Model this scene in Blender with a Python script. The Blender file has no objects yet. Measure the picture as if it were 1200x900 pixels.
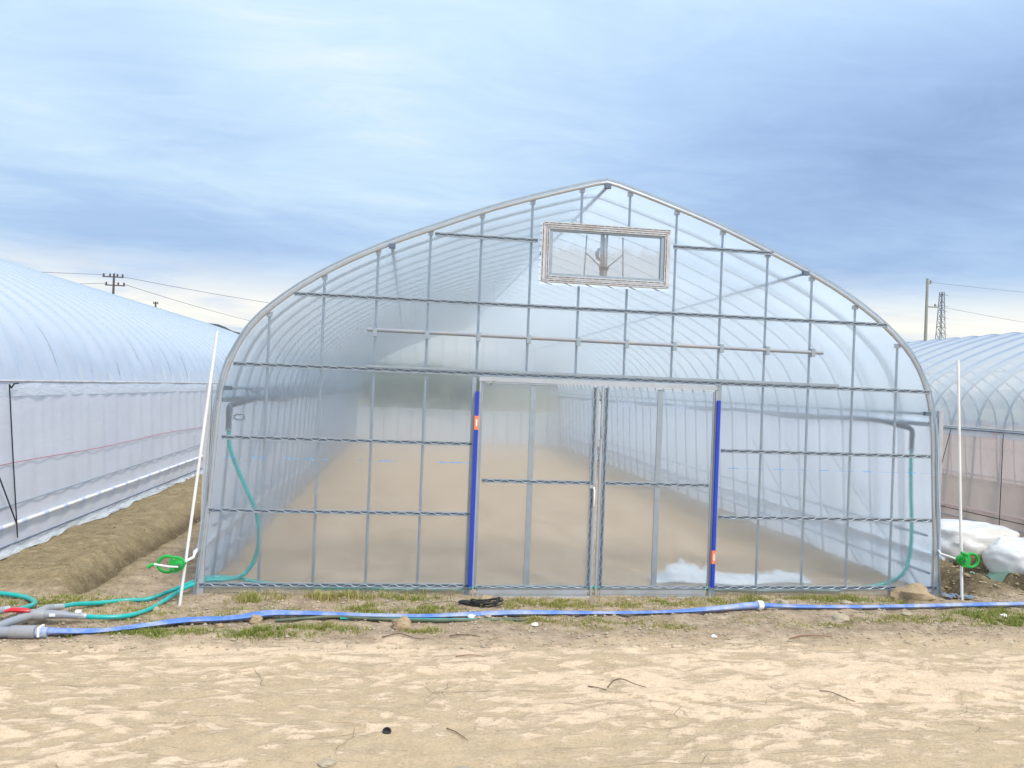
import bpy, math, random
import numpy as np
from math import sin, cos, pi, radians, sqrt, exp, hypot
from mathutils import Vector, Matrix, noise
random.seed(7)
S = bpy.context.scene
COL = S.collection

# ------------------------------------------------------------------ camera
FX = 890.0
cam = bpy.data.cameras.new('camera')
cam.sensor_width = 36.0
cam.lens = 36.0 * FX / 1200.0
cam.clip_start = 0.05
cam.clip_end = 8000
co = bpy.data.objects.new('camera', cam)
COL.objects.link(co)
yaw, pit, rol = radians(7.7), radians(0.4), radians(2.2)
F = Vector((sin(yaw)*cos(pit), cos(yaw)*cos(pit), sin(pit)))
Rt = Vector((cos(yaw), -sin(yaw), 0))
U = Rt.cross(F)
R2 = Rt*cos(rol) + U*sin(rol)
U2 = -Rt*sin(rol) + U*cos(rol)
M = Matrix((R2, U2, -F)).transposed().to_4x4()
M.translation = Vector((0, 0, 1.8))
co.matrix_world = M
S.camera = co

# ------------------------------------------------------------------ light, sky, exposure
SUN_EL, SUN_AZ = radians(50), radians(150)      # azimuth clockwise from +Y
sl = bpy.data.lights.new('sun', 'SUN')
sl.energy = 2.4
sl.angle = radians(10)
sl.color = (1.0, 0.95, 0.88)
so = bpy.data.objects.new('sun', sl)
COL.objects.link(so)
sd = Vector((sin(SUN_AZ)*cos(SUN_EL), cos(SUN_AZ)*cos(SUN_EL), sin(SUN_EL)))
so.rotation_euler = sd.to_track_quat('Z', 'Y').to_euler()
S.view_settings.view_transform = 'Standard'
S.view_settings.look = 'None'
S.view_settings.exposure = 0.38
S.view_settings.gamma = 1.0
S.cycles.max_bounces = 10
S.cycles.transparent_max_bounces = 48
S.cycles.transmission_bounces = 8
S.cycles.diffuse_bounces = 5
S.cycles.sample_clamp_indirect = 6


class NT:
    """small node-tree builder"""
    def __init__(s, tree):
        s.t = tree
        s.n = tree.nodes
        s.n.clear()

    def add(s, typ, _p=None, **kw):
        nd = s.n.new(typ)
        for k, v in (_p or {}).items():
            setattr(nd, k, v)
        for k, v in kw.items():
            key = int(k[1:]) if k[0] == 'i' and k[1:].isdigit() else k.replace('_', ' ')
            s.put(nd.inputs[key], v)
        return nd

    def put(s, sock, v):
        if isinstance(v, bpy.types.NodeSocket):
            s.t.links.new(v, sock)
        elif isinstance(v, bpy.types.Node):
            s.t.links.new(v.outputs[0], sock)
        else:
            if isinstance(v, (tuple, list)) and len(v) == 3 and sock.type == 'RGBA':
                v = (*v, 1)
            sock.default_value = v

    def math(s, op, a, b=0.0, c=0.0, clamp=False):
        nd = s.n.new('ShaderNodeMath')
        nd.operation = op
        nd.use_clamp = clamp
        s.put(nd.inputs[0], a)
        s.put(nd.inputs[1], b)
        s.put(nd.inputs[2], c)
        return nd.outputs[0]

    def mix(s, f, a, b, mode='MIX'):
        nd = s.n.new('ShaderNodeMix')
        nd.data_type = 'RGBA'
        nd.blend_type = mode
        s.put(nd.inputs[0], f)
        s.put(nd.inputs[6], a)
        s.put(nd.inputs[7], b)
        return nd.outputs[2]

    def ramp(s, f, stops):
        nd = s.n.new('ShaderNodeValToRGB')
        s.put(nd.inputs[0], f)
        e = nd.color_ramp.elements
        while len(e) > 1:
            e.remove(e[0])
        e[0].position = stops[0][0]
        c = stops[0][1]
        e[0].color = (*c, 1) if isinstance(c, tuple) else (c, c, c, 1)
        for p, c in stops[1:]:
            x = e.new(p)
            x.color = (*c, 1) if isinstance(c, tuple) else (c, c, c, 1)
        return nd.outputs[0]

    def noise(s, vec, scale, detail=4, rough=.55, dist=0.0):
        return s.add('ShaderNodeTexNoise', Vector=vec, Scale=scale, Detail=detail, Roughness=rough, Distortion=dist).outputs[0]

    def mapping(s, vec, scale=(1, 1, 1), rot=(0, 0, 0), loc=(0, 0, 0)):
        return s.add('ShaderNodeMapping', Vector=vec, Scale=scale, Rotation=rot, Location=loc).outputs[0]


W = bpy.data.worlds.new('World')
S.world = W
W.use_nodes = True
w = NT(W.node_tree)
tc = w.add('ShaderNodeTexCoord').outputs['Generated']
sep = w.add('ShaderNodeSeparateXYZ', Vector=tc)
sx, sy, sz = sep.outputs
sky = w.add('ShaderNodeTexSky', dict(sky_type='NISHITA', sun_disc=False, sun_elevation=SUN_EL, sun_rotation=SUN_AZ, air_density=1.0, dust_density=1.5))
den = w.math('ADD', w.math('MAXIMUM', sz, 0.0), 0.09)
px = w.math('DIVIDE', sx, den)
py = w.math('DIVIDE', sy, den)
pc = w.add('ShaderNodeCombineXYZ', X=px, Y=py, Z=0.3).outputs[0]
n_big = w.noise(w.mapping(pc, (.26, .42, 1), (0, 0, .35), (1.3, .4, 0)), 1.0, 3, .5, .5)
n_mid = w.noise(w.mapping(pc, (.75, .9, 1), (0, 0, -.5), (3.1, 2.2, 0)), 1.2, 6, .55, 1.0)
n_fine = w.noise(w.mapping(pc, (.9, 2.0, 1), (0, 0, -.65), (7.7, 1.2, 0)), 2.4, 8, .64, 1.3)
az = w.math('ARCTAN2', sx, sy)
el = w.math('ARCSINE', sz)


def blob(a0, e0, wa, we, rot=0.0):
    da = w.math('SUBTRACT', az, radians(a0))
    de = w.math('SUBTRACT', el, radians(e0))
    if rot:
        de = w.math('ADD', de, w.math('MULTIPLY', da, rot))
    q = w.math('ADD', w.math('POWER', w.math('ABSOLUTE', w.math('DIVIDE', da, radians(wa))), 2.0),
               w.math('POWER', w.math('ABSOLUTE', w.math('DIVIDE', de, radians(we))), 2.0))
    return w.math('EXPONENT', w.math('MULTIPLY', q, -1.0))


# bank of grey cloud right of the house, bright break left of the middle
v = w.math('MULTIPLY_ADD', n_big, .45, .372)
v = w.math('ADD', v, w.math('MULTIPLY', w.math('SUBTRACT', n_mid, .5), .50))
v = w.math('ADD', v, w.math('MULTIPLY', w.math('SUBTRACT', n_fine, .5), .26))
v = w.math('SUBTRACT', v, w.math('MULTIPLY', blob(36, 15.5, 22, 7.0, -.14), .37))
v = w.math('ADD', v, w.math('MULTIPLY', w.math('MAXIMUM', w.math('SUBTRACT', sz, .33), 0.0), .9))
v = w.math('SUBTRACT', v, w.math('MULTIPLY', blob(-13, 9.8, 17, 2.4), .10))
v = w.math('SUBTRACT', v, w.math('MULTIPLY', blob(-20, 20, 7, 4), .12))
v = w.math('ADD', v, w.math('MULTIPLY', blob(-3, 19, 22, 6.5, .15), .24))
v = w.math('ADD', v, w.math('MULTIPLY', blob(-26, 17, 8, 4), .12))
cloud = w.ramp(v, [(.10, (.275, .412, .67)), (.34, (.375, .535, .81)), (.54, (.465, .645, .90)), (.74, (.60, .785, .96)), (.95, (.86, .93, .98))])
# low streaky band near the horizon
hs = w.noise(w.add('ShaderNodeCombineXYZ', X=w.math('MULTIPLY', az, 2.2), Y=w.math('MULTIPLY', el, 17.0), Z=0.0).outputs[0], 1.0, 7, .6, .7)
hs = w.math('ADD', hs, w.math('ADD', w.math('MULTIPLY', blob(42, 5, 12, 4), .10), w.math('MULTIPLY', blob(-19, 4.5, 6, 2.2), .10)))
low = w.ramp(hs, [(.30, (.52, .67, .92)), (.44, (.72, .82, .95)), (.53, (.97, .97, .93)), (.66, (1.2, 1.17, 1.03))])
edge = w.math('ADD', el, w.math('MULTIPLY', w.math('SUBTRACT', hs, .5), .10))
hb = w.math('SUBTRACT', 1.0, w.math('SMOOTH_MIN', 1.0, w.math('MAXIMUM', w.math('DIVIDE', w.math('SUBTRACT', edge, radians(5.6)), radians(3.4)), 0.0), .1), clamp=True)
clr = w.mix(hb, cloud, low)
# the deck grows a little brighter towards the zenith, as overcast does
cg = w.math('MULTIPLY_ADD', w.math('MAXIMUM', sz, 0.0), 3.2, 7.4)
cm = w.mix(1.0, clr, w.add('ShaderNodeCombineXYZ', X=cg, Y=cg, Z=cg).outputs[0], 'MULTIPLY')
final = w.mix(.95, sky.outputs[0], cm)
bg = w.add('ShaderNodeBackground', Color=final, Strength=0.1)
w.add('ShaderNodeOutputWorld', Surface=bg)


# ------------------------------------------------------------------ mesh helpers
class MB:
    def __init__(s):
        s.v = []
        s.f = []

    def add(s, vs, fs):
        o = len(s.v)
        s.v += [tuple(p) for p in vs]
        s.f += [tuple(i + o for i in f) for f in fs]
        return s

    def box(s, x0, x1, y0, y1, z0, z1):
        vs = [(x, y, z) for z in (z0, z1) for y in (y0, y1) for x in (x0, x1)]
        return s.add(vs, [(0, 2, 3, 1), (4, 5, 7, 6), (0, 1, 5, 4), (2, 6, 7, 3), (0, 4, 6, 2), (1, 3, 7, 5)])

    def tube(s, pts, r, n=8, cap=True, flat=1.0, closed=False):
        pts = [Vector(p) for p in pts]
        m = len(pts)
        rr = r if isinstance(r, (list, tuple)) else [r]*m
        ff = flat if isinstance(flat, (list, tuple)) else [flat]*m
        up = None
        vs = []
        for i, p in enumerate(pts):
            if closed:
                t = pts[(i+1) % m] - pts[i-1]
            else:
                t = pts[min(i+1, m-1)] - pts[max(i-1, 0)]
            t.normalize()
            if up is None:
                up = Vector((0, 0, 1)) if abs(t.z) < .9 else Vector((0, 1, 0))
            a = t.cross(up)
            a.normalize()
            b = a.cross(t)
            b.normalize()
            up = b
            if ff[i] != 1.0:       # a flattened section stays level
                a = t.cross(Vector((0, 0, 1)))
                a.normalize()
                b = a.cross(t)
            for k in range(n):
                q = 2*pi*k/n
                vs.append(p + a*cos(q)*rr[i] + b*sin(q)*rr[i]*ff[i])
        fs = []
        for i in range(m if closed else m-1):
            j = (i+1) % m
            for k in range(n):
                k2 = (k+1) % n
                fs.append((i*n+k, i*n+k2, j*n+k2, j*n+k))
        if cap and not closed:
            fs.append(tuple(range(n-1, -1, -1)))
            fs.append(tuple((m-1)*n+k for k in range(n)))
        return s.add(vs, fs)

    def grid(s, fn, nu, nv):
        vs = [fn(u/nu, v/nv) for v in range(nv+1) for u in range(nu+1)]
        fs = [(v*(nu+1)+u, v*(nu+1)+u+1, (v+1)*(nu+1)+u+1, (v+1)*(nu+1)+u) for v in range(nv) for u in range(nu)]
        return s.add(vs, fs)

    def mesh(s, name, mat, smooth=True):
        me = bpy.data.meshes.new(name)
        me.from_pydata(s.v, [], s.f)
        me.materials.append(mat)
        if smooth:
            me.polygons.foreach_set('use_smooth', [True]*len(me.polygons))
            me.set_sharp_from_angle(angle=radians(40))
        me.update()
        return me

    def build(s, name, mat, parent=None, loc=None, smooth=True):
        return link(name, s.mesh(name, mat, smooth), parent, loc)


def link(name, me, parent=None, loc=None):
    o = bpy.data.objects.new(name, me)
    COL.objects.link(o)
    if parent:
        o.parent = parent
    if loc:
        o.location = loc
    return o


def empty(name, loc=(0, 0, 0), **kw):
    o = bpy.data.objects.new(name, None)
    COL.objects.link(o)
    o.location = loc
    return tag(o, **kw)


def tag(o, label=None, cat=None, group=None, kind=None):
    if label:
        o['label'] = label
    if cat:
        o['category'] = cat
    if group:
        o['group'] = group
    if kind:
        o['kind'] = kind
    return o


def smooth_path(pts, k=6):
    """Catmull-Rom through the points"""
    P = [Vector(p) for p in pts]
    P = [2*P[0]-P[1]] + P + [2*P[-1]-P[-2]]
    out = []
    for i in range(1, len(P)-2):
        a, b, c, d = P[i-1:i+3]
        for j in range(k):
            t = j/k
            out.append(.5*((2*b) + (c-a)*t + (2*a-5*b+4*c-d)*t*t + (3*b-a-3*c+d)*t**3))
    out.append(P[-2])
    return out


def sst(a, b, x):
    t = min(1, max(0, (x-a)/(b-a)))
    return t*t*(3-2*t)


# ------------------------------------------------------------------ materials
def new_mat(name):
    m = bpy.data.materials.new(name)
    m.use_nodes = True
    return m, NT(m.node_tree)


def pbr(name, col, rough=.5, metal=0.0, vary=.15, scale=8.0, bump=0.0, bscale=60, dirt=None, dirt_amt=.0, spec=.5, stretch=(1, 1, 1)):
    m, t = new_mat(name)
    pos = t.add('ShaderNodeTexCoord').outputs['Object']
    vec = t.mapping(pos, stretch)
    n = t.noise(vec, scale, 5, .6)
    c = t.mix(n, tuple(x*(1-vary) for x in col), tuple(min(1, x*(1+vary)) for x in col))
    if dirt:
        d = t.ramp(t.noise(vec, scale*.6, 6, .65), [(.44, 0.0), (.66, 1.0)])
        c = t.mix(t.math('MULTIPLY', d, dirt_amt), c, dirt)
    b = t.add('ShaderNodeBsdfPrincipled', Base_Color=c, Metallic=metal, Roughness=t.math('MULTIPLY_ADD', n, .2, rough-.1))
    b.inputs['Specular IOR Level'].default_value = spec
    if bump:
        bn = t.add('ShaderNodeBump', Strength=bump, Distance=.01, Height=t.noise(vec, bscale, 6, .6))
        t.put(b.inputs['Normal'], bn.outputs[0])
    t.add('ShaderNodeOutputMaterial', Surface=b)
    return m


def film(name, scatter, tint=(.92, .95, .98), white=(.77, .88, 1.0), gloss=1.0, rough=.12, blur=0.0, streak=0.0, bump=.3, bscale=(1, 1, 1), bfreq=3.0, dirt=None, spread=.45, frost=.56, splash=0.0):
    """thin plastic film: clear share, milky share, sheen, and (blur) a rough refracting share"""
    m, t = new_mat(name)
    pos = t.add('ShaderNodeTexCoord').outputs['Object']
    vec = t.mapping(pos, bscale)
    n = t.noise(vec, bfreq, 6, .6, .4)
    n2 = t.noise(pos, .9, 4, .6)
    bmp = t.add('ShaderNodeBump', Strength=bump, Distance=.02, Height=n).outputs[0]
    wc = white
    if dirt:
        wc = t.mix(t.ramp(n2, [(.4, 0.0), (.7, 1.0)]), white, dirt)
    tr = t.add('ShaderNodeBsdfTransparent', Color=tint)
    base = tr.outputs[0]
    geo = t.add('ShaderNodeNewGeometry')
    ior = t.math('MULTIPLY_ADD', geo.outputs['Backfacing'], 1/1.45-1.45, 1.45)
    if blur:
        ri = t.math('MULTIPLY_ADD', geo.outputs['Backfacing'], 1/1.1-1.1, 1.1)
        rf = t.add('ShaderNodeBsdfRefraction', Color=tint, Roughness=frost, IOR=ri)
        base = t.add('ShaderNodeMixShader', Fac=blur, i1=base, i2=rf).outputs[0]
    amt = t.math('ADD', scatter, t.math('MULTIPLY', t.math('SUBTRACT', n2, .5), scatter*.9))
    if streak:
        st = t.noise(t.mapping(pos, (26, 26, .7)), 1.0, 4, .7, .3)
        amt = t.math('ADD', amt, t.math('MULTIPLY', t.math('SUBTRACT', st, .5), streak))
    if splash:      # mud thrown up on the foot of the sheet by rain
        zz = t.add('ShaderNodeSeparateXYZ', Vector=pos).outputs[2]
        sp = t.math('SUBTRACT', t.math('MULTIPLY_ADD', t.noise(t.mapping(pos, (1, 1, .5)), 9, 6, .7), .30, -.02), zz)
        sp = t.math('MINIMUM', t.math('MAXIMUM', t.math('MULTIPLY', sp, 9.0), 0.0), 1.0)
        wc = t.mix(sp, wc, (.50, .42, .33))
        amt = t.math('MULTIPLY_ADD', sp, splash, amt)
    # seen at a grazing angle more of the milky film lies in the way
    lw = t.add('ShaderNodeLayerWeight', Blend=.5)
    cosv = t.math('MAXIMUM', t.math('SUBTRACT', 1.0, lw.outputs['Facing']), .12)
    amt = t.math('MULTIPLY', amt, t.math('MINIMUM', t.math('DIVIDE', 1.0, t.math('POWER', cosv, .7)), 3.0))
    amt = t.math('MINIMUM', t.math('MAXIMUM', amt, 0.0), .97)
    df = t.add('ShaderNodeBsdfDiffuse', Color=wc, Normal=bmp)
    tl = t.add('ShaderNodeBsdfTranslucent', Color=wc, Normal=bmp)
    sc = t.add('ShaderNodeMixShader', Fac=spread, i1=df, i2=tl)
    base = t.add('ShaderNodeMixShader', Fac=amt, i1=base, i2=sc).outputs[0]
    gl = t.add('ShaderNodeBsdfGlossy', Color=(1, 1, 1), Roughness=rough, Normal=bmp)
    fr = t.add('ShaderNodeFresnel', IOR=ior)
    fac = t.math('MULTIPLY', fr, 1.5*gloss, clamp=True)
    out = t.add('ShaderNodeMixShader', Fac=fac, i1=base, i2=gl)
    t.add('ShaderNodeOutputMaterial', Surface=out)
    return m


steel = pbr('galvanised_steel', (.34, .40, .46), .42, .55, .2, 14, .15, 90)
steel_l = pbr('bright_aluminium', (.47, .51, .57), .4, .35, .12, 10, .1, 80, dirt=(.36, .32, .27), dirt_amt=.4)
door_alu = pbr('door_aluminium', (.40, .44, .49), .42, .3, .12, 10, .1, 80, dirt=(.36, .31, .25), dirt_amt=.4)
steel_w = pbr('weathered_aluminium', (.58, .58, .61), .5, .15, .15, 9, .1, 80, dirt=(.36, .31, .26), dirt_amt=.55)
dark_m = pbr('dark_channel', (.12, .16, .22), .55, .3, .2, 20)
spring_m = pbr('spring_wire', (.40, .44, .50), .4, .5, .15, 30)
wpipe = pbr('white_painted_pipe', (.82, .84, .86), .35, .0, .06, 6, dirt=(.5, .45, .38), dirt_amt=.3)
blue_m = pbr('blue_pad', (.012, .05, .48), .45, 0, .2, 7)
orange_m = pbr('orange_tape', (.85, .22, .12), .5, 0, .1, 20)
green_m = pbr('green_plastic', (.012, .36, .05), .35, 0, .12, 12)
teal_m = pbr('teal_hose', (.008, .40, .38), .35, 0, .12, 16, dirt=(.28, .34, .30), dirt_amt=.25)
bluehose = pbr('blue_layflat', (.085, .20, .62), .5, 0, .25, 9, .3, 30, dirt=(.42, .45, .52), dirt_amt=.9)
pvc = pbr('grey_pvc', (.25, .28, .34), .45, 0, .1, 9, dirt=(.40, .36, .30), dirt_amt=.45)
pvc_d = pbr('dark_pipe', (.11, .14, .18), .5, 0, .2, 9)
red_m = pbr('red_handle', (.62, .02, .035), .35, 0, .08, 9)
white_m = pbr('white_sticker', (.82, .82, .80), .5, 0, .05, 9)
black_m = pbr('black_rubber', (.012, .013, .016), .5, 0, .2, 20)
dgreen = pbr('olive_green_hose', (.055, .10, .06), .55, 0, .2, 12, dirt=(.25, .22, .15), dirt_amt=.4)
stone_m = pbr('stone', (.40, .34, .26), .85, 0, .28, 14, .8, 40, spec=.2)
clod_m = pbr('earth_clod', (.38, .29, .19), .95, 0, .3, 12, 1.0, 35, spec=.1)
twig_m = pbr('twig', (.13, .09, .06), .8, 0, .3, 30, .5, 60)
leafr = pbr('dry_red_leaf', (.26, .13, .09), .8, 0, .3, 30)
concrete = pbr('concrete_pole', (.33, .34, .31), .8, 0, .15, 3)
rust = pbr('dark_pole', (.10, .085, .10), .7, 0, .2, 3)
pyl = pbr('pylon_steel', (.22, .25, .32), .6, .2, .15, 3)
redrope = pbr('red_rope', (.45, .16, .22), .7, 0, .1, 9)
print_m = pbr('blue_print', (.12, .38, .78), .5, 0, .05, 9)
faint_m = pbr('faint_print', (.36, .44, .60), .5, 0, .05, 9)
foam = pbr('teal_white_flat_tube', (.42, .66, .62), .5, 0, .3, 7, dirt=(.72, .80, .78), dirt_amt=.8)

gable_m = film('gable_film', .065, blur=.70, streak=.08, gloss=.85, rough=.06, bump=.5, bscale=(1, 1, .3), bfreq=4, splash=.30)
back_m = film('back_gable_film', .15, blur=.6, streak=.1, gloss=.6, spread=.7, white=(.90, .93, .97))
glare_m = film('back_glare_film', .75, blur=.3, gloss=.6, spread=.6, white=(.90, .92, .95))  # milky white, imitates the soft glare above the far floor
roof_m = film('roof_film', .25, gloss=.7, rough=.15, bump=.2, bscale=(.4, 2, 1), bfreq=3, tint=(.955, .97, .99), white=(.77, .89, 1.0), spread=.80)
side_m = film('side_film', .55, gloss=.7, rough=.2, bump=.25, bscale=(1, .6, 1), bfreq=4, white=(.78, .87, 1.0), spread=.74)
lroof_m = film('milky_roof_film', .60, gloss=.9, rough=.2, bump=.16, bscale=(.5, 1.4, .5), bfreq=2.6, white=(.70, .79, .94))
lwall_m = film('milky_wall_film', .80, gloss=.7, rough=.3, bump=.35, bscale=(1, .5, 2.2), bfreq=3.5, white=(.86, .885, .965), dirt=(.82, .83, .94))
rroof_m = film('clear_roof_film', .36, gloss=.8, rough=.14, bump=.08, bscale=(.5, 1, .5), bfreq=2, white=(.80, .87, .96), spread=.6)
rwall_m = film('dusty_wall_film', .52, gloss=.5, rough=.3, bump=.5, bscale=(1, .4, 3), bfreq=3.5, white=(.92, .79, .77), dirt=(.88, .72, .68), spread=.65)
band_m = film('rolled_film', .8, gloss=.9, rough=.25, bump=.8, bscale=(1, .8, 3), bfreq=7, white=(.82, .86, .92))
sheet_m = film('loose_clear_sheet', .90, gloss=1.6, rough=.15, bump=1.0, bfreq=16, white=(.94, .95, .96), spread=.2)
bag_m = film('white_bag', .93, gloss=.5, rough=.3, bump=1.0, bfreq=3.2, bscale=(1, 1, 1), white=(.84, .85, .88), dirt=(.72, .66, .56), spread=.25)


def ground_material():
    m, t = new_mat('earth')
    pos = t.add('ShaderNodeNewGeometry').outputs['Position']
    zone = t.add('ShaderNodeAttribute', dict(attribute_name='zone'))
    zs = t.add('ShaderNodeSeparateXYZ', Vector=zone.outputs['Vector'])
    zr, zb, zi = zs.outputs                          # road, berm, indoor floor
    # road: pale dried crust over darker damp sand, drawn out along the wheel direction
    wob = t.add('ShaderNodeTexNoise', Vector=pos, Scale=1.3, Detail=3).outputs[1]
    vw = t.add('ShaderNodeVectorMath', dict(operation='MULTIPLY_ADD'), i0=wob, i1=(.5, .16, 0), i2=pos).outputs[0]
    n1 = t.noise(t.mapping(vw, (1.0, 2.7, 1), (0, 0, .14)), 2.1, 10, .70, 1.0)
    n1b = t.noise(t.mapping(vw, (1.0, 2.4, 1), (0, 0, -.45)), 4.6, 8, .66, .8)
    reg = t.noise(t.mapping(pos, (.5, 1.1, 1), loc=(4.3, .8, 0)), .8, 3, .5)
    pp = t.add('ShaderNodeSeparateXYZ', Vector=pos)
    wear = t.ramp(t.math('MULTIPLY_ADD', pp.outputs[1], .5, -1.5), [(.05, .6), (.40, .95), (.62, .25), (.85, .35), (1.0, .6)])
    n1c = t.noise(t.mapping(vw, (1.0, 2.6, 1), (0, 0, .75)), 3.4, 9, .68, .9)
    sel = t.ramp(t.noise(pos, .55, 2), [(.42, 0.0), (.58, 1.0)])
    n1m = t.mix(sel, n1, n1c)
    k = t.math('ADD', t.math('MULTIPLY', n1m, .58), t.math('MULTIPLY', n1b, .42))
    k = t.math('ADD', k, t.math('MULTIPLY', t.math('SUBTRACT', reg, .5), .35))
    k = t.math('ADD', k, t.math('MULTIPLY', t.math('SUBTRACT', wear, .5), .07))
    # lug marks of tractor tyres, slanting both ways from the middle of each wheel track
    dy = t.math('ABSOLUTE', t.math('SUBTRACT', pp.outputs[1], 4.12))
    lg = t.math('SINE', t.math('MULTIPLY', t.math('ADD', pp.outputs[0], t.math('MULTIPLY', dy, 1.5)), 24.0))
    band = t.ramp(dy, [(.30, 1.0), (.48, 0.0)])
    band = t.math('MULTIPLY', band, t.ramp(t.noise(pos, .9, 3), [(.42, 0.0), (.6, 1.0)]))
    k = t.math('ADD', k, t.math('MULTIPLY', t.math('MULTIPLY', lg, band), .045))
    damp = t.math('MULTIPLY', t.ramp(k, [(.485, 0.0), (.545, 1.0)]), .92)
    fine = t.noise(pos, 55, 6, .7)
    med = t.noise(pos, 7, 6, .65)
    grit = t.noise(pos, 120, 4, .75)
    gmix = t.ramp(t.math('MULTIPLY_ADD', fine, .35, t.math('MULTIPLY_ADD', med, .3, t.math('MULTIPLY', grit, .35))), [(.36, 0.0), (.62, 1.0)])
    crust = t.mix(gmix, (.54, .405, .275), (.82, .645, .475))
    wet = t.mix(gmix, (.38, .29, .185), (.60, .465, .315))
    road = t.mix(damp, crust, wet)
    # thin drag lines and shrinkage cracks
    ln = t.noise(t.mapping(vw, (.35, 14, 1), (0, 0, .05)), 1.6, 5, .7, .4)
    lnm = t.ramp(ln, [(.64, 0.0), (.73, 1.0)])
    road = t.mix(t.math('MULTIPLY', lnm, .45), road, (.33, .27, .19))
    vor = t.add('ShaderNodeTexVoronoi', dict(feature='DISTANCE_TO_EDGE'), Vector=vw, Scale=4.4)
    crk = t.ramp(vor.outputs['Distance'], [(.0, 1.0), (.014, 0.0)])
    crm = t.ramp(t.noise(pos, 1.7, 3, .5), [(.58, 0.0), (.66, 1.0)])
    crk = t.math('MULTIPLY', t.math('MULTIPLY', crk, crm), .45)
    road = t.mix(crk, road, (.25, .20, .14))
    # verge: brown soil
    soil = t.ramp(t.math('MULTIPLY_ADD', fine, .4, t.math('MULTIPLY', med, .6)), [(.3, (.20, .15, .10)), (.5, (.39, .30, .215)), (.68, (.56, .45, .335))])
    berm = t.ramp(t.math('MULTIPLY_ADD', fine, .5, t.math('MULTIPLY', med, .5)), [(.34, (.17, .13, .072)), (.5, (.28, .222, .13)), (.66, (.40, .325, .20))])
    indoor = t.ramp(t.math('MULTIPLY_ADD', fine, .2, t.math('MULTIPLY', t.noise(t.mapping(vw, (1.6, .8, 1)), 1.6, 7, .68), .8)), [(.32, (.40, .295, .195)), (.5, (.52, .39, .27)), (.66, (.64, .49, .35))])
    c = t.mix(zr, soil, road)
    c = t.mix(zb, c, berm)
    dug = t.ramp(t.math('MULTIPLY_ADD', fine, .5, t.math('MULTIPLY', med, .5)), [(.3, (.075, .055, .03)), (.5, (.15, .115, .07)), (.7, (.27, .215, .14))])
    dark_earth = t.add('ShaderNodeAttribute', dict(attribute_name='dark_earth')).outputs['Fac']
    c = t.mix(dark_earth, c, dug)
    c = t.mix(zi, c, indoor)
    # far fields beyond the plot
    d = t.math('SQRT', t.math('ADD', t.math('POWER', pp.outputs[0], 2.0), t.math('POWER', pp.outputs[1], 2.0)))
    far = t.ramp(t.math('DIVIDE', d, 200.0), [(.2, 0.0), (.4, 1.0)])
    field = t.mix(t.noise(pos, .01, 3), (.16, .17, .08), (.30, .24, .15))
    c = t.mix(far, c, field)
    hgt = t.math('ADD', t.math('MULTIPLY_ADD', grit, .18, t.math('MULTIPLY', fine, .30)), t.math('MULTIPLY', t.noise(pos, 18, 6, .7), .65))
    hgt = t.math('ADD', hgt, t.math('MULTIPLY', t.math('MAXIMUM', crk, t.math('MULTIPLY', lnm, .5)), -.8))
    hgt = t.math('ADD', hgt, t.math('MULTIPLY', damp, -.25))
    bmp = t.add('ShaderNodeBump', Strength=.9, Distance=.026, Height=hgt).outputs[0]
    b = t.add('ShaderNodeBsdfPrincipled', Base_Color=c, Roughness=.93, Normal=bmp)
    b.inputs['Specular IOR Level'].default_value = .15
    t.add('ShaderNodeOutputMaterial', Surface=b)
    return m


# ------------------------------------------------------------------ ground
CX, YF, LEN = 1.68, 6.6, 18.0                # our house: centre line, front gable, length
HALF = [(3.36, -.03), (3.32, .35), (3.29, .75), (3.265, 1.2), (3.24, 1.6), (3.17, 1.93), (3.01, 2.24), (2.72, 2.52), (2.34, 2.775), (1.90, 3.0), (1.50, 3.17), (1.0, 3.37), (.5, 3.535), (.10, 3.655), (0, 3.675)]


def arch_z(dx):
    """height of the arch at the distance dx from the centre line"""
    a = abs(dx)
    for (x1, z1), (x0, z0) in zip(HALF, HALF[1:]):
        if x0 <= a <= x1:
            return z0 + (z1-z0)*(a-x0)/(x1-x0)
    return 0


def arch_x(z):
    for (x1, z1), (x0, z0) in zip(HALF, HALF[1:]):
        if z1 <= z <= z0:
            return x1 + (x0-x1)*(z-z1)/(z0-z1)
    return 3.36


def fbm(x, y, s, o=4):
    return noise.fractal(Vector((x*s, y*s, 3.7)), .9, 2.1, o, noise_basis='PERLIN_ORIGINAL')


def indoor(x, y):
    return abs(x-CX) < 3.34 and YF+.02 < y < YF+LEN


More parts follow.
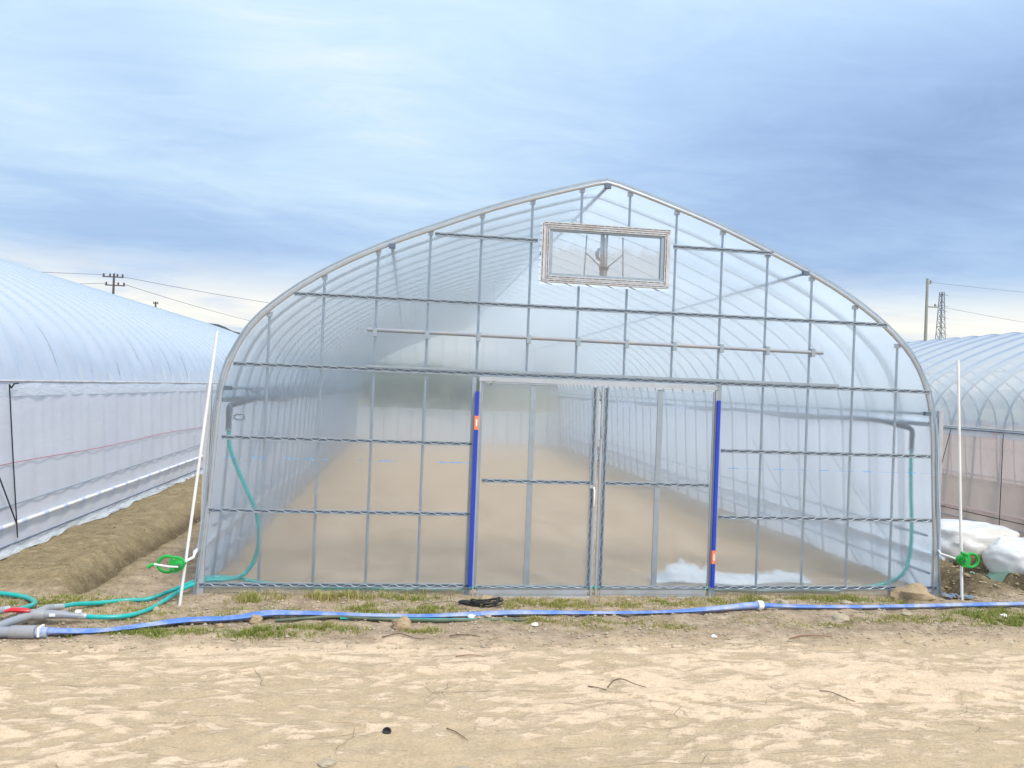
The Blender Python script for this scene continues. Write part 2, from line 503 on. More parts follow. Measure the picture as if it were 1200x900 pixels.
def ground_h(x, y):
    if y > 60 or abs(x) > 60:
        return 0.0
    road = 1 - sst(5.30, 5.55, y + .06*sin(x*1.7) + .08*fbm(x, 0, .9))
    h = 0.0
    drop = -.25*sst(6.6, 9.2, x)*sst(5.6, 8.0, y)
    if indoor(x, y):
        return .012*fbm(x, y, 1.2) + .006*fbm(x, y, 7) - .005
    # road, slightly hollow, tractor-lug ridges
    h += road*(-.025 + .016*fbm(x, y*1.5, 1.1) + .010*fbm(x*.8, y*2.4, 4.5))
    lug = (1-sst(.0, .35, abs(y-(4.15+.05*x*.1)))) + .8*(1-sst(0, .3, abs(y-5.0)))
    h += road*lug*.006*sin((x*1.0 + abs(y-4.15)*1.2)*22 + 2*fbm(x, y, 2))*(.5+fbm(x, y, .8))
    rut = exp(-((y-(4.33-.05*(x-2.4)+.035*(x-2.4)**2))/.022)**2)*sst(.6, 1.2, x)
    h -= .014*rut*road
    ver = (1-road)
    h += ver*(.016*fbm(x, y, 2.3) + .014*fbm(x, y, 8) + .008*fbm(x, y, 22, 2))
    # berm left, trench between it and our house
    if y > 5.8 and x < -1.5:
        b = sst(-2.70, -2.92, x + .03*fbm(x, y, 2.5))*sst(6.55, 7.1, y + .25*(x+3.2))
        h += b*(.115 + .018*fbm(x, y, 3) - .05*sst(-3.25, -3.7, x))
        tr = exp(-((x+2.64+.03*fbm(x, y, 2.1))/.07)**2)*sst(6.5, 6.9, y)
        h -= .10*tr
        h += .012*fbm(x, y, 10)*sst(6.6, 7, y)
    if x > 5.05 and y > 6.2:
        yy = sst(6.45, 6.9, y)
        h -= yy*.19*exp(-((x-5.42-.05*fbm(0, y, 1.3))/.16)**2)
        h += yy*(.07*exp(-((x-5.82)/.17)**2) + .17*exp(-((x-6.45-.06*fbm(0, y, 1))/.30)**2))*(1+.5*fbm(x, y, 1.7))
        h -= yy*.10*exp(-((x-6.10)/.09)**2)
        h += yy*(.035*fbm(x, y, 4) + .022*fbm(x, y, 11))
    return h + drop


def graded(lo, hi, step, far_lo, far_hi, grow=1.22):
    a = list(np.arange(lo, hi+1e-6, step))
    s, p = step, hi
    while p < far_hi:
        s *= grow
        p += s
        a.append(p)
    s, p = step, lo
    while p > far_lo:
        s *= grow
        p -= s
        a.insert(0, p)
    return a


def build_ground():
    xs = graded(-3.9, 7.2, .026, -3500, 3500, 1.15)
    ys = graded(2.9, 8.2, .022, -3500, 3500, 1.13)
    nx, ny = len(xs), len(ys)
    vs = [(x, y, ground_h(x, y)) for y in ys for x in xs]
    me = bpy.data.meshes.new('ground')
    idx = np.arange(nx*ny).reshape(ny, nx)
    q = np.stack([idx[:-1, :-1], idx[:-1, 1:], idx[1:, 1:], idx[1:, :-1]], -1).reshape(-1, 4)
    me.from_pydata(vs, [], q.tolist())
    me.polygons.foreach_set('use_smooth', [True]*len(me.polygons))
    at = me.attributes.new('zone', 'FLOAT_VECTOR', 'POINT')
    z = np.zeros((nx*ny, 3), np.float32)
    for i, (x, y, h) in enumerate(vs):
        if abs(x) > 60 or y > 60:
            continue
        if y < 5.9:
            e = .10*fbm(x, y, 1.6) + .07*fbm(x, y, 6)
            z[i, 0] = 1 - sst(5.28, 5.55, y+e)
        z[i, 1] = (sst(-2.1, -2.7, x) + sst(5.1, 5.5, x))*sst(6.5, 6.9, y)
        if indoor(x, y):
            z[i, 2] = 1
    at.data.foreach_set('vector', z.ravel())
    am = me.attributes.new('dark_earth', 'FLOAT', 'POINT')
    mo = np.zeros(nx*ny, np.float32)
    for i, (x, y, h) in enumerate(vs):
        if y < 6.2 or y > 40 or abs(x) > 15:
            continue
        e = .12*fbm(x, y, 3)
        if x < -1.6:
            mo[i] = exp(-((x+2.66+e*.3)/.085)**2)*sst(6.55, 7.0, y)  # narrow darker line along the left trench
        elif x > 5.05:
            mo[i] = sst(6.4, 6.75, y+e)*(1-.6*sst(7.0, 8.0, x))*min(1, max(.35, .75+2.2*fbm(x, y, 1.6)))  # moist dug earth on the right
    am.data.foreach_set('value', mo)
    me.materials.append(ground_material())
    tag(link('ground', me), kind='structure')


build_ground()


# ------------------------------------------------------------------ greenhouse frame pieces
def profile(off=0.0, z_from=-.03, half_only=0):
    pts = smooth_path([(x, 0, z) for x, z in HALF[:-1]], 3)
    pts = [(p.x+off*(.9 if p.z < 2 else .6), p.z+off*(0 if p.z < 1.6 else .9)) for p in pts if p.z >= z_from]
    pts.append((0, 3.675+off))
    right = pts
    left = [(-x, z) for x, z in reversed(pts[:-1])]
    return right + left


def hoop_mesh(name, r, mat):
    mb = MB()
    pr = profile()
    mb.tube([(x, 0, z) for x, z in pr], r, 8)
    return mb.mesh(name, mat)


def film_roof(name, y0, y1, step, mat, parent, z_from, sag=.012, sub=5, wr=0.0, off=.022):
    """the covering from eave to eave, drawn tight over each hoop and slack between"""
    pr = [p for p in profile(off) if p[1] >= z_from]
    n = int(round((y1-y0)/step))
    mb = MB()
    nv = n*sub

    def fn(u, v):
        i = min(len(pr)-1, int(round(u*(len(pr)-1))))
        x, z = pr[i]
        y = y0 + (y1-y0)*v
        s = sin(pi*((v*n) % 1.0))**2
        k = sag*s
        nx_, nz_ = x/3.4, (z-.8)/3.0
        q = wr*noise.noise(Vector((x*1.0+y*2.6+z*3.0, z*1.2, y*3.4)))*exp(-((z-1.95)/.45)**2)*sst(1.66, 1.8, z)
        return (x - nx_*k + q, y, z - nz_*k + q*.4)
    mb.grid(fn, len(pr)-1, nv)
    return mb.build(name, mat, parent)


def side_curtain(name, sgn, y0, y1, z0, z1, mat, parent, off, step=.5, flute=.008, seed=0.0, n_z=10, sub=4):
    mb = MB()
    n = int(round((y1-y0)/step))

    def fn(u, v):
        z = z0 + (z1-z0)*v
        y = y0 + (y1-y0)*u
        x = arch_x(z) + off + flute*sin(2*pi*u*n) + .014*noise.noise(Vector((y*.9+seed, z*2, seed)))
        return (sgn*x, y, z)
    mb.grid(fn, n*sub, n_z)
    return mb.build(name, mat, parent)


def rail(parent, x0, x1, z, y, h=.036, name='film_rail', vertical=False, base=None, zig=None, length_axis='x', pitch=.062):
    """channel that clamps the film, with the wavy spring wire lying in it"""
    base = base or steel
    mb = MB()
    if not vertical:
        mb.box(x0, x1, y-.012, y-.008, z-h/2, z+h/2)
        mb.box(x0, x1, y-.020, y-.0125, z+h/2-.008, z+h/2)
        mb.box(x0, x1, y-.020, y-.0125, z-h/2, z-h/2+.008)
    else:
        mb.box(z-h/2, z+h/2, y-.012, y-.008, x0, x1)
        mb.box(z+h/2-.008, z+h/2, y-.020, y-.0125, x0, x1)
        mb.box(z-h/2, z-h/2+.008, y-.020, y-.0125, x0, x1)
    r = mb.build(name, base, parent)
    ins = MB()
    if not vertical:
        ins.box(x0+.003, x1-.003, y-.0145, y-.0125, z-h/2+.0085, z+h/2-.0085)
    else:
        ins.box(z-h/2+.0085, z+h/2-.0085, y-.0145, y-.0125, x0+.003, x1-.003)
    ins.build('channel', dark_m, r)
    n = max(3, int((x1-x0-.02)/pitch))
    pts = []
    k = max(.0045, h/2-.009)
    for i in range(n+1):
        a = x0+.01+(x1-x0-.02)*i/n
        d = (x1-x0-.02)/n
        s = 1 if i % 2 else -1
        for q in (-.28, .28):
            if x0+.005 < a+q*d < x1-.005:
                pts.append((a+q*d, y-.0185, z+s*k) if not vertical else (z+s*k, y-.0185, a+q*d))
    MB().tube(pts, .0034, 4).build('spring', zig or spring_m, r)
    return r


def copies(parent, name, me, locs):
    out = []
    for p in locs:
        o = bpy.data.objects.new(name, me)
        o.parent = parent
        o.location = p
        COL.objects.link(o)
        out.append(o)
    return out


# ------------------------------------------------------------------ the clear greenhouse in the middle
G = empty('greenhouse', (CX, YF, 0), label='clear film arched greenhouse with closed double doors and bare earth inside, in the middle', cat='greenhouse')
hm = hoop_mesh('hoop', .0135, steel)
copies(G, 'hoop', hm, [(0, .5*i, 0) for i in range(1, 36)])
fm = hoop_mesh('gable_hoop', .0165, door_alu)
copies(G, 'gable_hoop', fm, [(0, 0, 0), (0, LEN, 0)])
edge = MB()
edge.tube([(x, -.012, z) for x, z in profile(.030)], .009, 6)
edge.build('gable_edge_rail', steel, G)

# long pipes
for nm, dx, z, r in (('ridge_pipe', 0, 3.635, .014), ('purlin', -1.87, 2.985, .014), ('purlin', 1.90, 2.972, .014),
                     ('side_pipe', -3.26, .56, .012), ('side_pipe', 3.26, .56, .012), ('side_pipe', -3.30, .20, .012), ('side_pipe', 3.30, .20, .012),
                     ('eave_pipe', -3.17, 1.72, .013), ('eave_pipe', 3.17, 1.72, .013)):
    mb = MB().tube([(dx, -.03 if z > 1.6 else .05, z), (dx, LEN, z)], r, 8)
    p = mb.build(nm, steel, G)
    if z > 1.6:
        MB().box(dx-.028, dx+.028, -.045, -.005, z-.018, z+.018).build('clamp', dark_m, p)
for s in (-1, 1):
    MB().box(s*3.215-.012, s*3.215+.012, .02, LEN, 1.60, 1.64).build('eave_rail', steel, G)
    mb = MB()
    mb.box(min(s*3.305, s*3.35), max(s*3.305, s*3.35), -.012, .028, -.02, 1.75)
    mb.build('corner_post', steel_l, G)
    # low solid board of film along the foot of the wall
    side_curtain('skirt_film', s, 0, LEN, -.03, .36, side_m, G, .02, n_z=4, seed=3+s)
    side_curtain('side_curtain', s, -.03, LEN, .37, 1.68, side_m, G, .045, n_z=9, seed=9+s)
    zt = .36
    MB().tube([(s*(arch_x(zt)+.055), y, zt+.02*sin(y*.7)) for y in np.arange(-.05, LEN, .5)], .017, 8).build('roll_tube', wpipe, G)
# crossed braces on both side walls
for s in (-1, 1):
    for y0 in (.1, 1.1, 2.1):
        MB().tube([(s*3.27, y0, .02), (s*3.235, y0+1.7, 1.25)], .010, 6).build('brace', steel, G)
# a few tight clamps where hoops meet the side pipes
cl = MB().box(-.02, .02, -.02, .02, -.02, .02).mesh('clamp', steel)
copies(G, 'clamp', cl, [(s*x, .5*i, z) for s in (-1, 1) for x, z in ((3.27, .56), (3.31, .2)) for i in range(1, 9)])

film_roof('roof_film', -.03, LEN+.03, .5, roof_m, G, 1.60, wr=.02)


def gable_film(y, zlo, name, holes=None):
    """film sheet cut to the arch; leaves the doorway out"""
    mb = MB()

    def pane(x0, x1, zf0, zf1, nx, nz, seed):
        def fn(u, v):
            x = x0+(x1-x0)*u
            a, b = zf0(x), zf1(x)
            z = a+(b-a)*v
            return (x, y + .006*noise.noise(Vector((x*2.1+seed, z*1.3, seed)))+.003*noise.noise(Vector((x*9, z*1.5, seed))), z)
        mb.grid(fn, nx, nz)
    arch = lambda x: arch_z(x)+.02
    lo = lambda x: zlo
    for x0, x1, n in ((-3.30, -3.17, 3), (-3.17, -2.4, 9), (-2.4, -1.11, 14)):
        pane(x0, x1, lo, arch if x1 > -3.2 else (lambda x: 1.0 + (3.30-abs(x))*6.5), n, 40, 1.0)
        pane(-x1, -x0, lo, arch if x1 > -3.2 else (lambda x: 1.0 + (3.30-abs(x))*6.5), n, 40, 5.0)
    wx0, wx1, wz0, wz1 = -.585, .60, 2.735, 3.285
    d = (lambda x: 1.89) if holes else lo
    pane(-1.11, wx0, d, arch, 8, 30, 2.0)
    pane(wx1, 1.11, d, arch, 8, 30, 2.0)
    if holes:
        pane(wx0, wx1, d, lambda x: wz0, 14, 16, 3.0)
        pane(wx0, wx1, lambda x: wz1, arch, 14, 4, 3.0)
    else:
        pane(wx0, wx1, d, arch, 14, 30, 3.0)
    return mb.build(name, gable_m if holes else back_m, G)


gable_film(-.004, -.01, 'gable_film', True)
gable_film(LEN+.01, -.01, 'gable_film')
MB().grid(lambda u, v: (-3.29+6.58*u, LEN-.02+.012*noise.noise(Vector((u*9, v*3, 0))), -.01+1.08*v), 30, 6).build('glare_film', glare_m, G)  # pale sheet added low on the back gable for the white glare there

# uprights behind the film
for i in range(14):
    x = -1.19 + .442*i - CX
    top = arch_z(x) - .01
    for yy in (.03, LEN-.03):
        front = yy < 1
        zb = -.04
        if front and -1.0 < x < 1.05:
            zb = 1.93
        segs = [(zb, top)]
        if front and abs(x) < .58:
            segs = [(zb, 2.74), (3.27, top)]
        mb = MB()
        for a, b in segs:
            mb.tube([(x, yy, a), (x, yy, b)], .0115, 8)
        up = mb.build('upright', steel, G)
        if front:
            MB().box(x-.022, x+.022, yy-.02, yy+.02, top-.03, top+.008).build('clamp', steel_l, up)

# film rails across the front
for x0, x1, z in ((.17, 1.07, 3.115), (2.31, 3.27, 3.14), (-.99, 4.42, 2.535), (-1.46, 4.90, 1.925), (-1.53, .56, 1.312), (2.83, 4.91, 1.315),
                  (-1.61, .56, .702), (2.83, 4.95, .712), (-1.66, .575, .082), (2.80, 5.02, .075)):
    rail(G, x0-CX, x1-CX, z, 0)
# heavier rail and pipe over the doorway
MB().box(-.62-CX+.25, 3.95-CX, -.026, -.0205, 1.944, 1.962).build('door_track', steel, G)
mb = MB().tube([(-.37-CX, -.035, 2.262), (3.77-CX, -.035, 2.245)], .017, 10)
mb.build('cross_pipe', pvc, G)
cb = MB().box(-.018, .018, -.04, .012, -.045, .03).mesh('pipe_bracket', steel)
copies(G, 'pipe_bracket', cb, [(-1.19+.442*i-CX, -.012, 2.25) for i in range(2, 12)])

# door posts with blue pads
for s, orange_z in ((-1, 1.50), (1, .36)):
    x = s*1.105
    MB().box(x-s*-.0135-.018, x-s*-.0135+.018, -.012, .035, -.03, 1.905).build('door_post', steel, G)
    a, b = sorted((x-s*.012-.014, x-s*.012+.014))
    pad = MB().box(a, b, -.072, -.020, .085, 1.77).build('blue_pad', blue_m, G)
    MB().box(a-.003, b+.003, -.075, -.018, orange_z-.06, orange_z+.06).build('orange_tape', orange_m, pad)
    MB().box(a+.008, b-.008, -.0775, -.0755, orange_z-.03, orange_z+.03).build('white_mark', white_m, pad)
MB().box(-1.08, 1.08, -.05, -.028, 1.862, 1.900).build('door_head', steel_l, G)
MB().box(-1.06, 1.10, -.058, -.030, -.028, .0).build('door_sill', steel_w, G)


def door(x0, x1, lead, handle):
    """one sliding leaf: aluminium frame, mullion, mid rail, kick plate, film"""
    fr = MB()
    y0, y1 = -.048, -.022
    wl_, wr_ = (.016, .020) if lead else (.020, .016)
    fr.box(x0, x0+wl_, y0, y1, .004, 1.855)
    fr.box(x1-wr_, x1, y0, y1, .004, 1.855)
    fr.box(x0+.047, x1-.047, y0, y1, 1.848, 1.855)
    fr.box(x0+.047, x1-.047, y0, y1, .004, .018)
    d = fr.build('door', door_alu, G)
    xm = x0+.475 if x0 < -.5 else x1-.53
    MB().box(xm-.024, xm+.024, -.040, -.0245, .097, 1.846).build('mullion', steel, d)
    lo = MB().box(x0+.047, x1-.047, -.046, -.026, .02, .072)
    lo.build('kick_plate', steel_l, d)
    rail(d, x0+.05, x1-.05, 1.0, -.026, h=.036)
    rail(d, x0+.05, x1-.05, .082, -.034, h=.026)
    inner = x1-.042 if lead else x0+.042
    rail(d, .09, 1.846, inner, -.034, h=.038, name='film_rail', vertical=True)
    outer = x0+.026 if lead else x1-.026
    mb = MB().box(outer-.008, outer+.008, -.040, -.0255, .09, 1.846)
    mb.build('stile', steel, d)
    g = MB()
    g.grid(lambda u, v: (x0+.03+(x1-x0-.06)*u, -.0235+.004*noise.noise(Vector((u*3+x0, v*4, 0))), .05+1.79*v), 16, 30)
    g.build('door_film', gable_m, d)
    if handle:
        MB().tube([(inner+.022, -.060, .80), (inner+.022, -.075, .83), (inner+.022, -.075, .93), (inner+.018, -.060, .965)], .008, 8).build('handle', white_m, d)
        MB().box(inner-.02, inner+.01, -.066, -.0605, .955, .985).build('latch', steel_l, d)
    else:
        MB().box(inner-.045, inner-.02, -.066, -.0605, 1.42, 1.50).build('latch', steel, d)
    return d


door(-1.075, -.010, True, True)
door(.014, 1.085, False, False)
MB().tube([(-1.06, -.01, 1.76), (-.94, -.01, 1.87)], .008, 6).build('corner_brace', steel_l, G)

# vent window high in the gable
vw = empty('vent_window')
vw.parent = G
vw.location = (1.69-CX, -.02, 3.007)
fr = MB()
a, b, c, d_ = -.575, .575, -.255, .265
fr.box(a, b, -.036, .0, d_-.032, d_)
fr.box(a, b, -.036, .0, c, c+.032)
fr.box(a, a+.03, -.036, .0, c+.034, d_-.034)
fr.box(b-.03, b, -.036, .0, c+.034, d_-.034)
fr.build('outer_frame', steel_w, vw)
fr = MB()
fr.box(a+.05, b-.05, -.035, .01, d_-.068, d_-.050)
fr.box(a+.05, b-.05, -.035, .01, c+.058, c+.080)
fr.box(a+.048, a+.082, -.035, .01, c+.082, d_-.07)
fr.box(b-.082, b-.048, -.035, .01, c+.082, d_-.07)
fr.build('sash', steel, vw)
for xx0, xx1, zz, vert in ((a+.002, b-.002, d_-.004, False), (a+.03, b-.03, d_-.040, False), (a+.03, b-.03, c+.046, False), (a+.002, b-.002, c+.013, False),
                           (c+.03, d_-.03, a+.040, True), (c+.03, d_-.03, b-.038, True), (c+.004, d_-.004, a-.006, True)):
    rl = rail(vw, xx0, xx1, zz, -.028, h=.024, vertical=vert, base=steel_w, zig=spring_m)
MB().grid(lambda u, v: (a+.08+(b-a-.16)*u, -.012+.002*noise.noise(Vector((u*4, v*3, 7))), c+.075+(d_-c-.14)*v), 12, 6).build('window_film', gable_m, vw)
MB().box(-.045, -.012, .03, .05, c+.06, d_-.06).box(.005, .02, .03, .05, c+.06, d_-.06).build('opener_channel', steel_l, vw)
MB().tube([(-.012, .025, c+.09), (-.012, .025, d_-.09)], .008, 6).build('opener_rod', steel_l, vw)
MB().box(-.05, .03, .015, .05, -.11, -.085).build('opener_block', dark_m, vw)
MB().tube([(-.05, .02, -.03), (-.075, .02, -.005), (-.08, .02, .03), (-.065, .02, .07), (-.05, .02, .08)], [.01, .016, .018, .014, .008], 8).build('opener_motor', steel, vw)
for s in (-1, 1):
    MB().tube([(-.012+s*.03, .022, -.09), (-.012+s*.165, .022, .03)], .006, 6).build('opener_arm', steel, vw)
    MB().tube([(-.012+s*.165, .022, .19), (-.012+s*.170, .022, .04), (-.012+s*.178, .022, -.17)], .006, 6).build('opener_strap', steel, vw)

# print on the film: a broken blue line and faint mirrored characters by the doors
pm = MB()
rnd = random.Random(3)
for x in np.arange(2.92, 4.9, .44):
    pm.box(x-CX-.01, x-CX+.085, -.0125, -.0115, 1.155, 1.161)
    pm.box(x-CX+.13, x-CX+.34, -.0125, -.0115, 1.1565, 1.1585)
for x0 in (-1.50, -1.0, -.42, .28):
    x = x0
    for k in range(12):
        l = rnd.uniform(.008, .04)
        if rnd.random() < .65:
            pm.box(x-CX, x-CX+l, -.0125, -.0115, 1.142, 1.142+rnd.uniform(.004, .010))
        x += l + .006
tag(pm.build('film_print', print_m, G), kind='stuff')


def text_part(body, x, z, size, parent, mat, mirror=False, y=-.0300):
    cu = bpy.data.curves.new('film_print', 'FONT')
    cu.body = body
    cu.size = size
    cu.extrude = .0004
    cu.materials.append(mat)
    tmp = bpy.data.objects.new('tmp', cu)
    me_ = bpy.data.meshes.new_from_object(tmp)
    bpy.data.objects.remove(tmp)
    o = link('film_print', me_, parent)
    o.location = (x, y, z)
    o.rotation_euler = (pi/2, 0, 0)
    o.scale = (-1 if mirror else 1, 1, 1)
    return o


text_part('-10.5t', .13, 1.69, .075, G, faint_m)
text_part('-1X440.', .90, 1.68, .070, G, faint_m, mirror=True)

# ------------------------------------------------------------------ sprinkler supply inside
HP = {}
for key, x, lab in (('l', -1.40, 'dark supply pipe hung along the left wall inside the clear greenhouse'), ('r', 4.70, 'dark supply pipe hung along the right wall inside the clear greenhouse')):
    t_ = empty('supply_pipe', (x, 6.74, 0), label=lab, cat='pipe', group='supply pipes hung inside the greenhouse')
    s = -1 if key == 'l' else 1
    zt = 1.615
    pts = [(s*.11, 0, 1.47), (s*.11, 0, 1.545), (s*.10, .04, 1.575), (s*.06, .10, 1.59)]
    mb = MB()
    pts += [(s*.0, y, zt + .02*sin(y*2.2) - (.0 if key == 'r' else .01)) for y in np.arange(.35, 17.2, .4)]
    mb.tube(smooth_path(pts, 2), .024, 8)
    mb.build('pipe', pvc_d, t_)
    MB().tube([(s*.11, 0, 1.37), (s*.11, 0, 1.50)], .022, 10).build('coupling', pvc_d, t_)
    MB().tube([(s*.11, 0, 1.355), (s*.11, 0, 1.375)], .026, 10).build('hose_clamp', steel, t_)
    for i in range(1, 14):
        MB().tube([(s*.02, i*.5-.25, 1.74), (s*0, i*.5-.25, 1.60)], .004, 4).build('hanger', dark_m, t_)
    if key == 'l':
        ring = [(s*.11+.09+.045*cos(q), -.02, 1.475+.024*sin(q)) for q in np.arange(0, 2*pi, .4)]
        MB().tube(ring, .005, 6, closed=True).build('wire_ring', dark_m, t_)
        # a loose second line above the pipe
        MB().tube([(0, y, 1.70+.015*sin(y*9)) for y in np.arange(.1, 16, .12)], .008, 5).build('drip_line', dark_m, t_)


def hose(label, pts, r, mat, cat='hose', k=6, flat=1.0, name='garden_hose', group=None, n=10):
    pp = smooth_path(pts, k)
    mb = MB().tube(pp, r, n, flat=flat)
    return tag(mb.build(name, mat), label, cat, group)


hose('teal hose from the grey reducer up inside the front left corner to the pipe',
     [(-2.26, 5.84, .045), (-2.1, 5.86, .035), (-1.98, 5.93, .025), (-1.90, 6.09, .02), (-1.86, 6.3, .02), (-1.82, 6.42, .04), (-1.74, 6.55, .075), (-1.62, 6.66, .10), (-1.45, 6.72, .095),
      (-1.33, 6.75, .14), (-1.26, 6.78, .25), (-1.22, 6.74, .43), (-1.25, 6.74, .65), (-1.35, 6.74, .88), (-1.43, 6.74, 1.05), (-1.49, 6.74, 1.22), (-1.51, 6.74, 1.38)], .0165, teal_m)
hose('long teal hose from the grey tee along the inside foot of the front wall',
     [(-2.47, 5.98, .075), (-2.42, 6.08, .065), (-2.30, 6.24, .03), (-2.15, 6.35, .02), (-2.0, 6.38, .02), (-1.88, 6.46, .05), (-1.76, 6.57, .085), (-1.62, 6.72, .11), (-1.4, 6.78, .09), (-1.1, 6.80, .035), (-.7, 6.76, .02), (-.2, 6.74, .02), (.4, 6.76, .02),
      (1.2, 6.8, .02), (2.2, 6.78, .02), (3.0, 6.75, .02), (3.8, 6.76, .025), (4.35, 6.78, .03), (4.6, 6.8, .06), (4.76, 6.74, .17), (4.83, 6.74, .36), (4.84, 6.74, .62), (4.82, 6.74, .95), (4.81, 6.74, 1.2), (4.81, 6.74, 1.37)], .0165, teal_m)
hose('short teal hose looping from the left edge into the grey elbow',
     [(-3.6, 6.62, .02), (-3.3, 6.58, .02), (-3.05, 6.50, .02), (-2.88, 6.40, .02), (-2.76, 6.22, .03), (-2.76, 6.02, .05), (-2.82, 5.91, .07)], .0185, teal_m)
# flat pale tube behind the film at the foot of the wall
for x0, x1, lab in ((-.15, .52, 'pale flat tube lying on the soil just behind the film, left of the doors'), (2.84, 4.1, 'pale flat tube lying on the soil just behind the film, right of the doors')):
    hose(lab, [(x0+(x1-x0)*i/6, 6.70+.02*sin(i*2), .03+.006*sin(i*3)) for i in range(7)], .03, foam, 'tube', 4, .8, 'flat_tube')


# ------------------------------------------------------------------ grey pipe manifold by the left edge
Mn = empty('pipe_manifold', (-2.6, 5.60, -.01), label='grey plastic pipe manifold with red valve handles lying at the left edge', cat='manifold')
O = Vector((-2.6, 5.75, 0))


def mt(pts, r, n=14):
    return MB().tube([Vector(p)-O for p in pts], r, n)


mt([(-3.6, 5.68, .045), (-2.58, 5.68, .045)], .036).build('main_pipe', pvc, Mn)
mt([(-2.60, 5.68, .045), (-2.595, 5.68, .045), (-2.44, 5.68, .045), (-2.435, 5.68, .045)], [.040, .044, .044, .036]).build('socket', pvc, Mn)
mt([(-2.43, 5.68, .045), (-2.36, 5.68, .04)], .036).build('hose_tail', bluehose, Mn)
mt([(-2.72, 5.68, .06), (-2.66, 5.80, .075), (-2.58, 5.93, .085)], .030).build('branch', pvc, Mn)
mt([(-2.66, 5.93, .085), (-2.655, 5.93, .085), (-2.50, 5.94, .085), (-2.49, 5.94, .085)], [.034, .039, .039, .034]).build('valve_body', pvc, Mn)
mt([(-2.495, 5.94, .085), (-2.47, 5.945, .085), (-2.38, 5.955, .08), (-2.33, 5.965, .07), (-2.25, 5.985, .06)], [.031, .031, .027, .021, .019]).build('reducer', pvc, Mn)
mt([(-2.30, 5.975, .065), (-2.24, 5.99, .057)], .022).build('hose_clamp', steel_l, Mn)
mt([(-2.56, 5.95, .09), (-2.53, 6.04, .10), (-2.47, 6.12, .09)], [.030, .028, .021]).build('tee_arm', pvc, Mn)
mt([(-2.50, 6.07, .098), (-2.46, 6.13, .087)], .022).build('hose_clamp', steel_l, Mn)
mt([(-3.10, 5.72, .05), (-3.0, 5.86, .07), (-2.93, 5.95, .085), (-2.82, 6.05, .085)], [.036, .035, .033, .025]).build('elbow', pvc, Mn)
mt([(-2.85, 6.02, .088), (-2.80, 6.08, .085)], .024).build('hose_clamp', steel_l, Mn)
h = MB()
h.tube([Vector(p)-O for p in [(-2.74, 5.90, .120), (-2.70, 5.90, .130), (-2.66, 5.90, .130), (-2.61, 5.905, .125), (-2.58, 5.91, .120)]], [.014, .020, .022, .020, .014], 10, flat=.8)
h.tube([Vector(p)-O for p in [(-2.66, 5.92, .10), (-2.66, 5.91, .13)]], .014, 8)
h.build('valve_handle', red_m, Mn)
mt([(-3.02, 5.83, .12), (-2.97, 5.87, .13), (-2.93, 5.90, .12)], .018, 8).build('valve_handle', red_m, Mn)
MB().box(-.01, .035, -.040-.07, -.036-.07, .03, .05).build('sticker', white_m, Mn, (.10, 0, .0))
MB().box(.0, .04, .143, .147, .085, .105).build('sticker', white_m, Mn, (.15, .0, .0))
MB().box(.29, .33, .22, .24, .085, .105).build('bleed_cap', white_m, Mn)
MB().box(.185, .20, -.107, -.030, .02, .085).build('sticker', white_m, Mn)

# ------------------------------------------------------------------ blue layflat hose along the verge
bh = [(-2.40, 5.54, .035), (-2.30, 5.55, .03), (-2.15, 5.57, .022), (-2.0, 5.61, .016), (-1.8, 5.70, .018), (-1.55, 5.81, .022), (-1.3, 5.85, .02), (-1.15, 5.87, .03),
      (-.98, 5.93, .038), (-.75, 5.95, .032), (-.5, 5.96, .02), (-.2, 5.93, .018), (.2, 5.91, .018), (.55, 5.94, .022), (.9, 5.97, .026), (1.3, 5.985, .02), (1.75, 5.99, .016), (2.2, 6.02, .016),
      (2.6, 6.07, .026), (2.95, 6.14, .036), (3.12, 6.16, .028), (3.4, 6.15, .020), (3.9, 6.14, .020), (4.5, 6.16, .022), (5.2, 6.20, .024), (5.9, 6.24, .022), (6.6, 6.27, .02)]
hw = [.036, .045, .055, .048, .05, .062, .055, .05, .055, .05, .042, .04, .04, .046, .05, .042, .034, .034, .042, .042, .034, .032, .032, .033, .034, .034, .034]
hf = [.9, .55, .3, .3, .32, .3, .3, .5, .5, .4, .35, .35, .4, .45, .45, .4, .4, .4, .6, .85, .8, .6, .6, .65, .7, .7, .7]
pp = smooth_path(bh, 6)
rr = [.8*np.interp(i/6, range(len(hw)), hw)*(1+.10*noise.noise(Vector((i*.25, 0, 0)))) for i in range(len(pp))]
ff = [float(np.interp(i/6, range(len(hf)), hf)) for i in range(len(pp))]
pp = [Vector((p.x, p.y+.004*noise.noise(Vector((p.x*4, 1, 1))), p.z*.8+.010)) for p in pp]
bl = tag(MB().tube(pp, rr, 12, flat=ff).build('layflat_hose', bluehose), 'long blue layflat hose crossing the whole verge in front of the greenhouses', 'hose')
ij = 20*6-4
MB().tube([pp[ij], pp[ij+2]], .040, 12).build('hose_coupling', white_m, bl)
hose('dark green hose lying along the near side of the blue one, left of the doors', [(-.92, 5.84, .012), (-.7, 5.89, .014), (-.5, 5.925, .016), (-.2, 5.865, .016), (.2, 5.83, .014), (.6, 5.83, .014), (.85, 5.85, .010), (1.0, 5.86, .004)], .012, dgreen, k=6)
hose('second thin green hose lying under the dark green one, left of the doors', [(-.45, 5.91, .008), (-.1, 5.88, .012), (.3, 5.86, .012), (.6, 5.865, .010), (.8, 5.87, .004)], .009, teal_m, k=6)

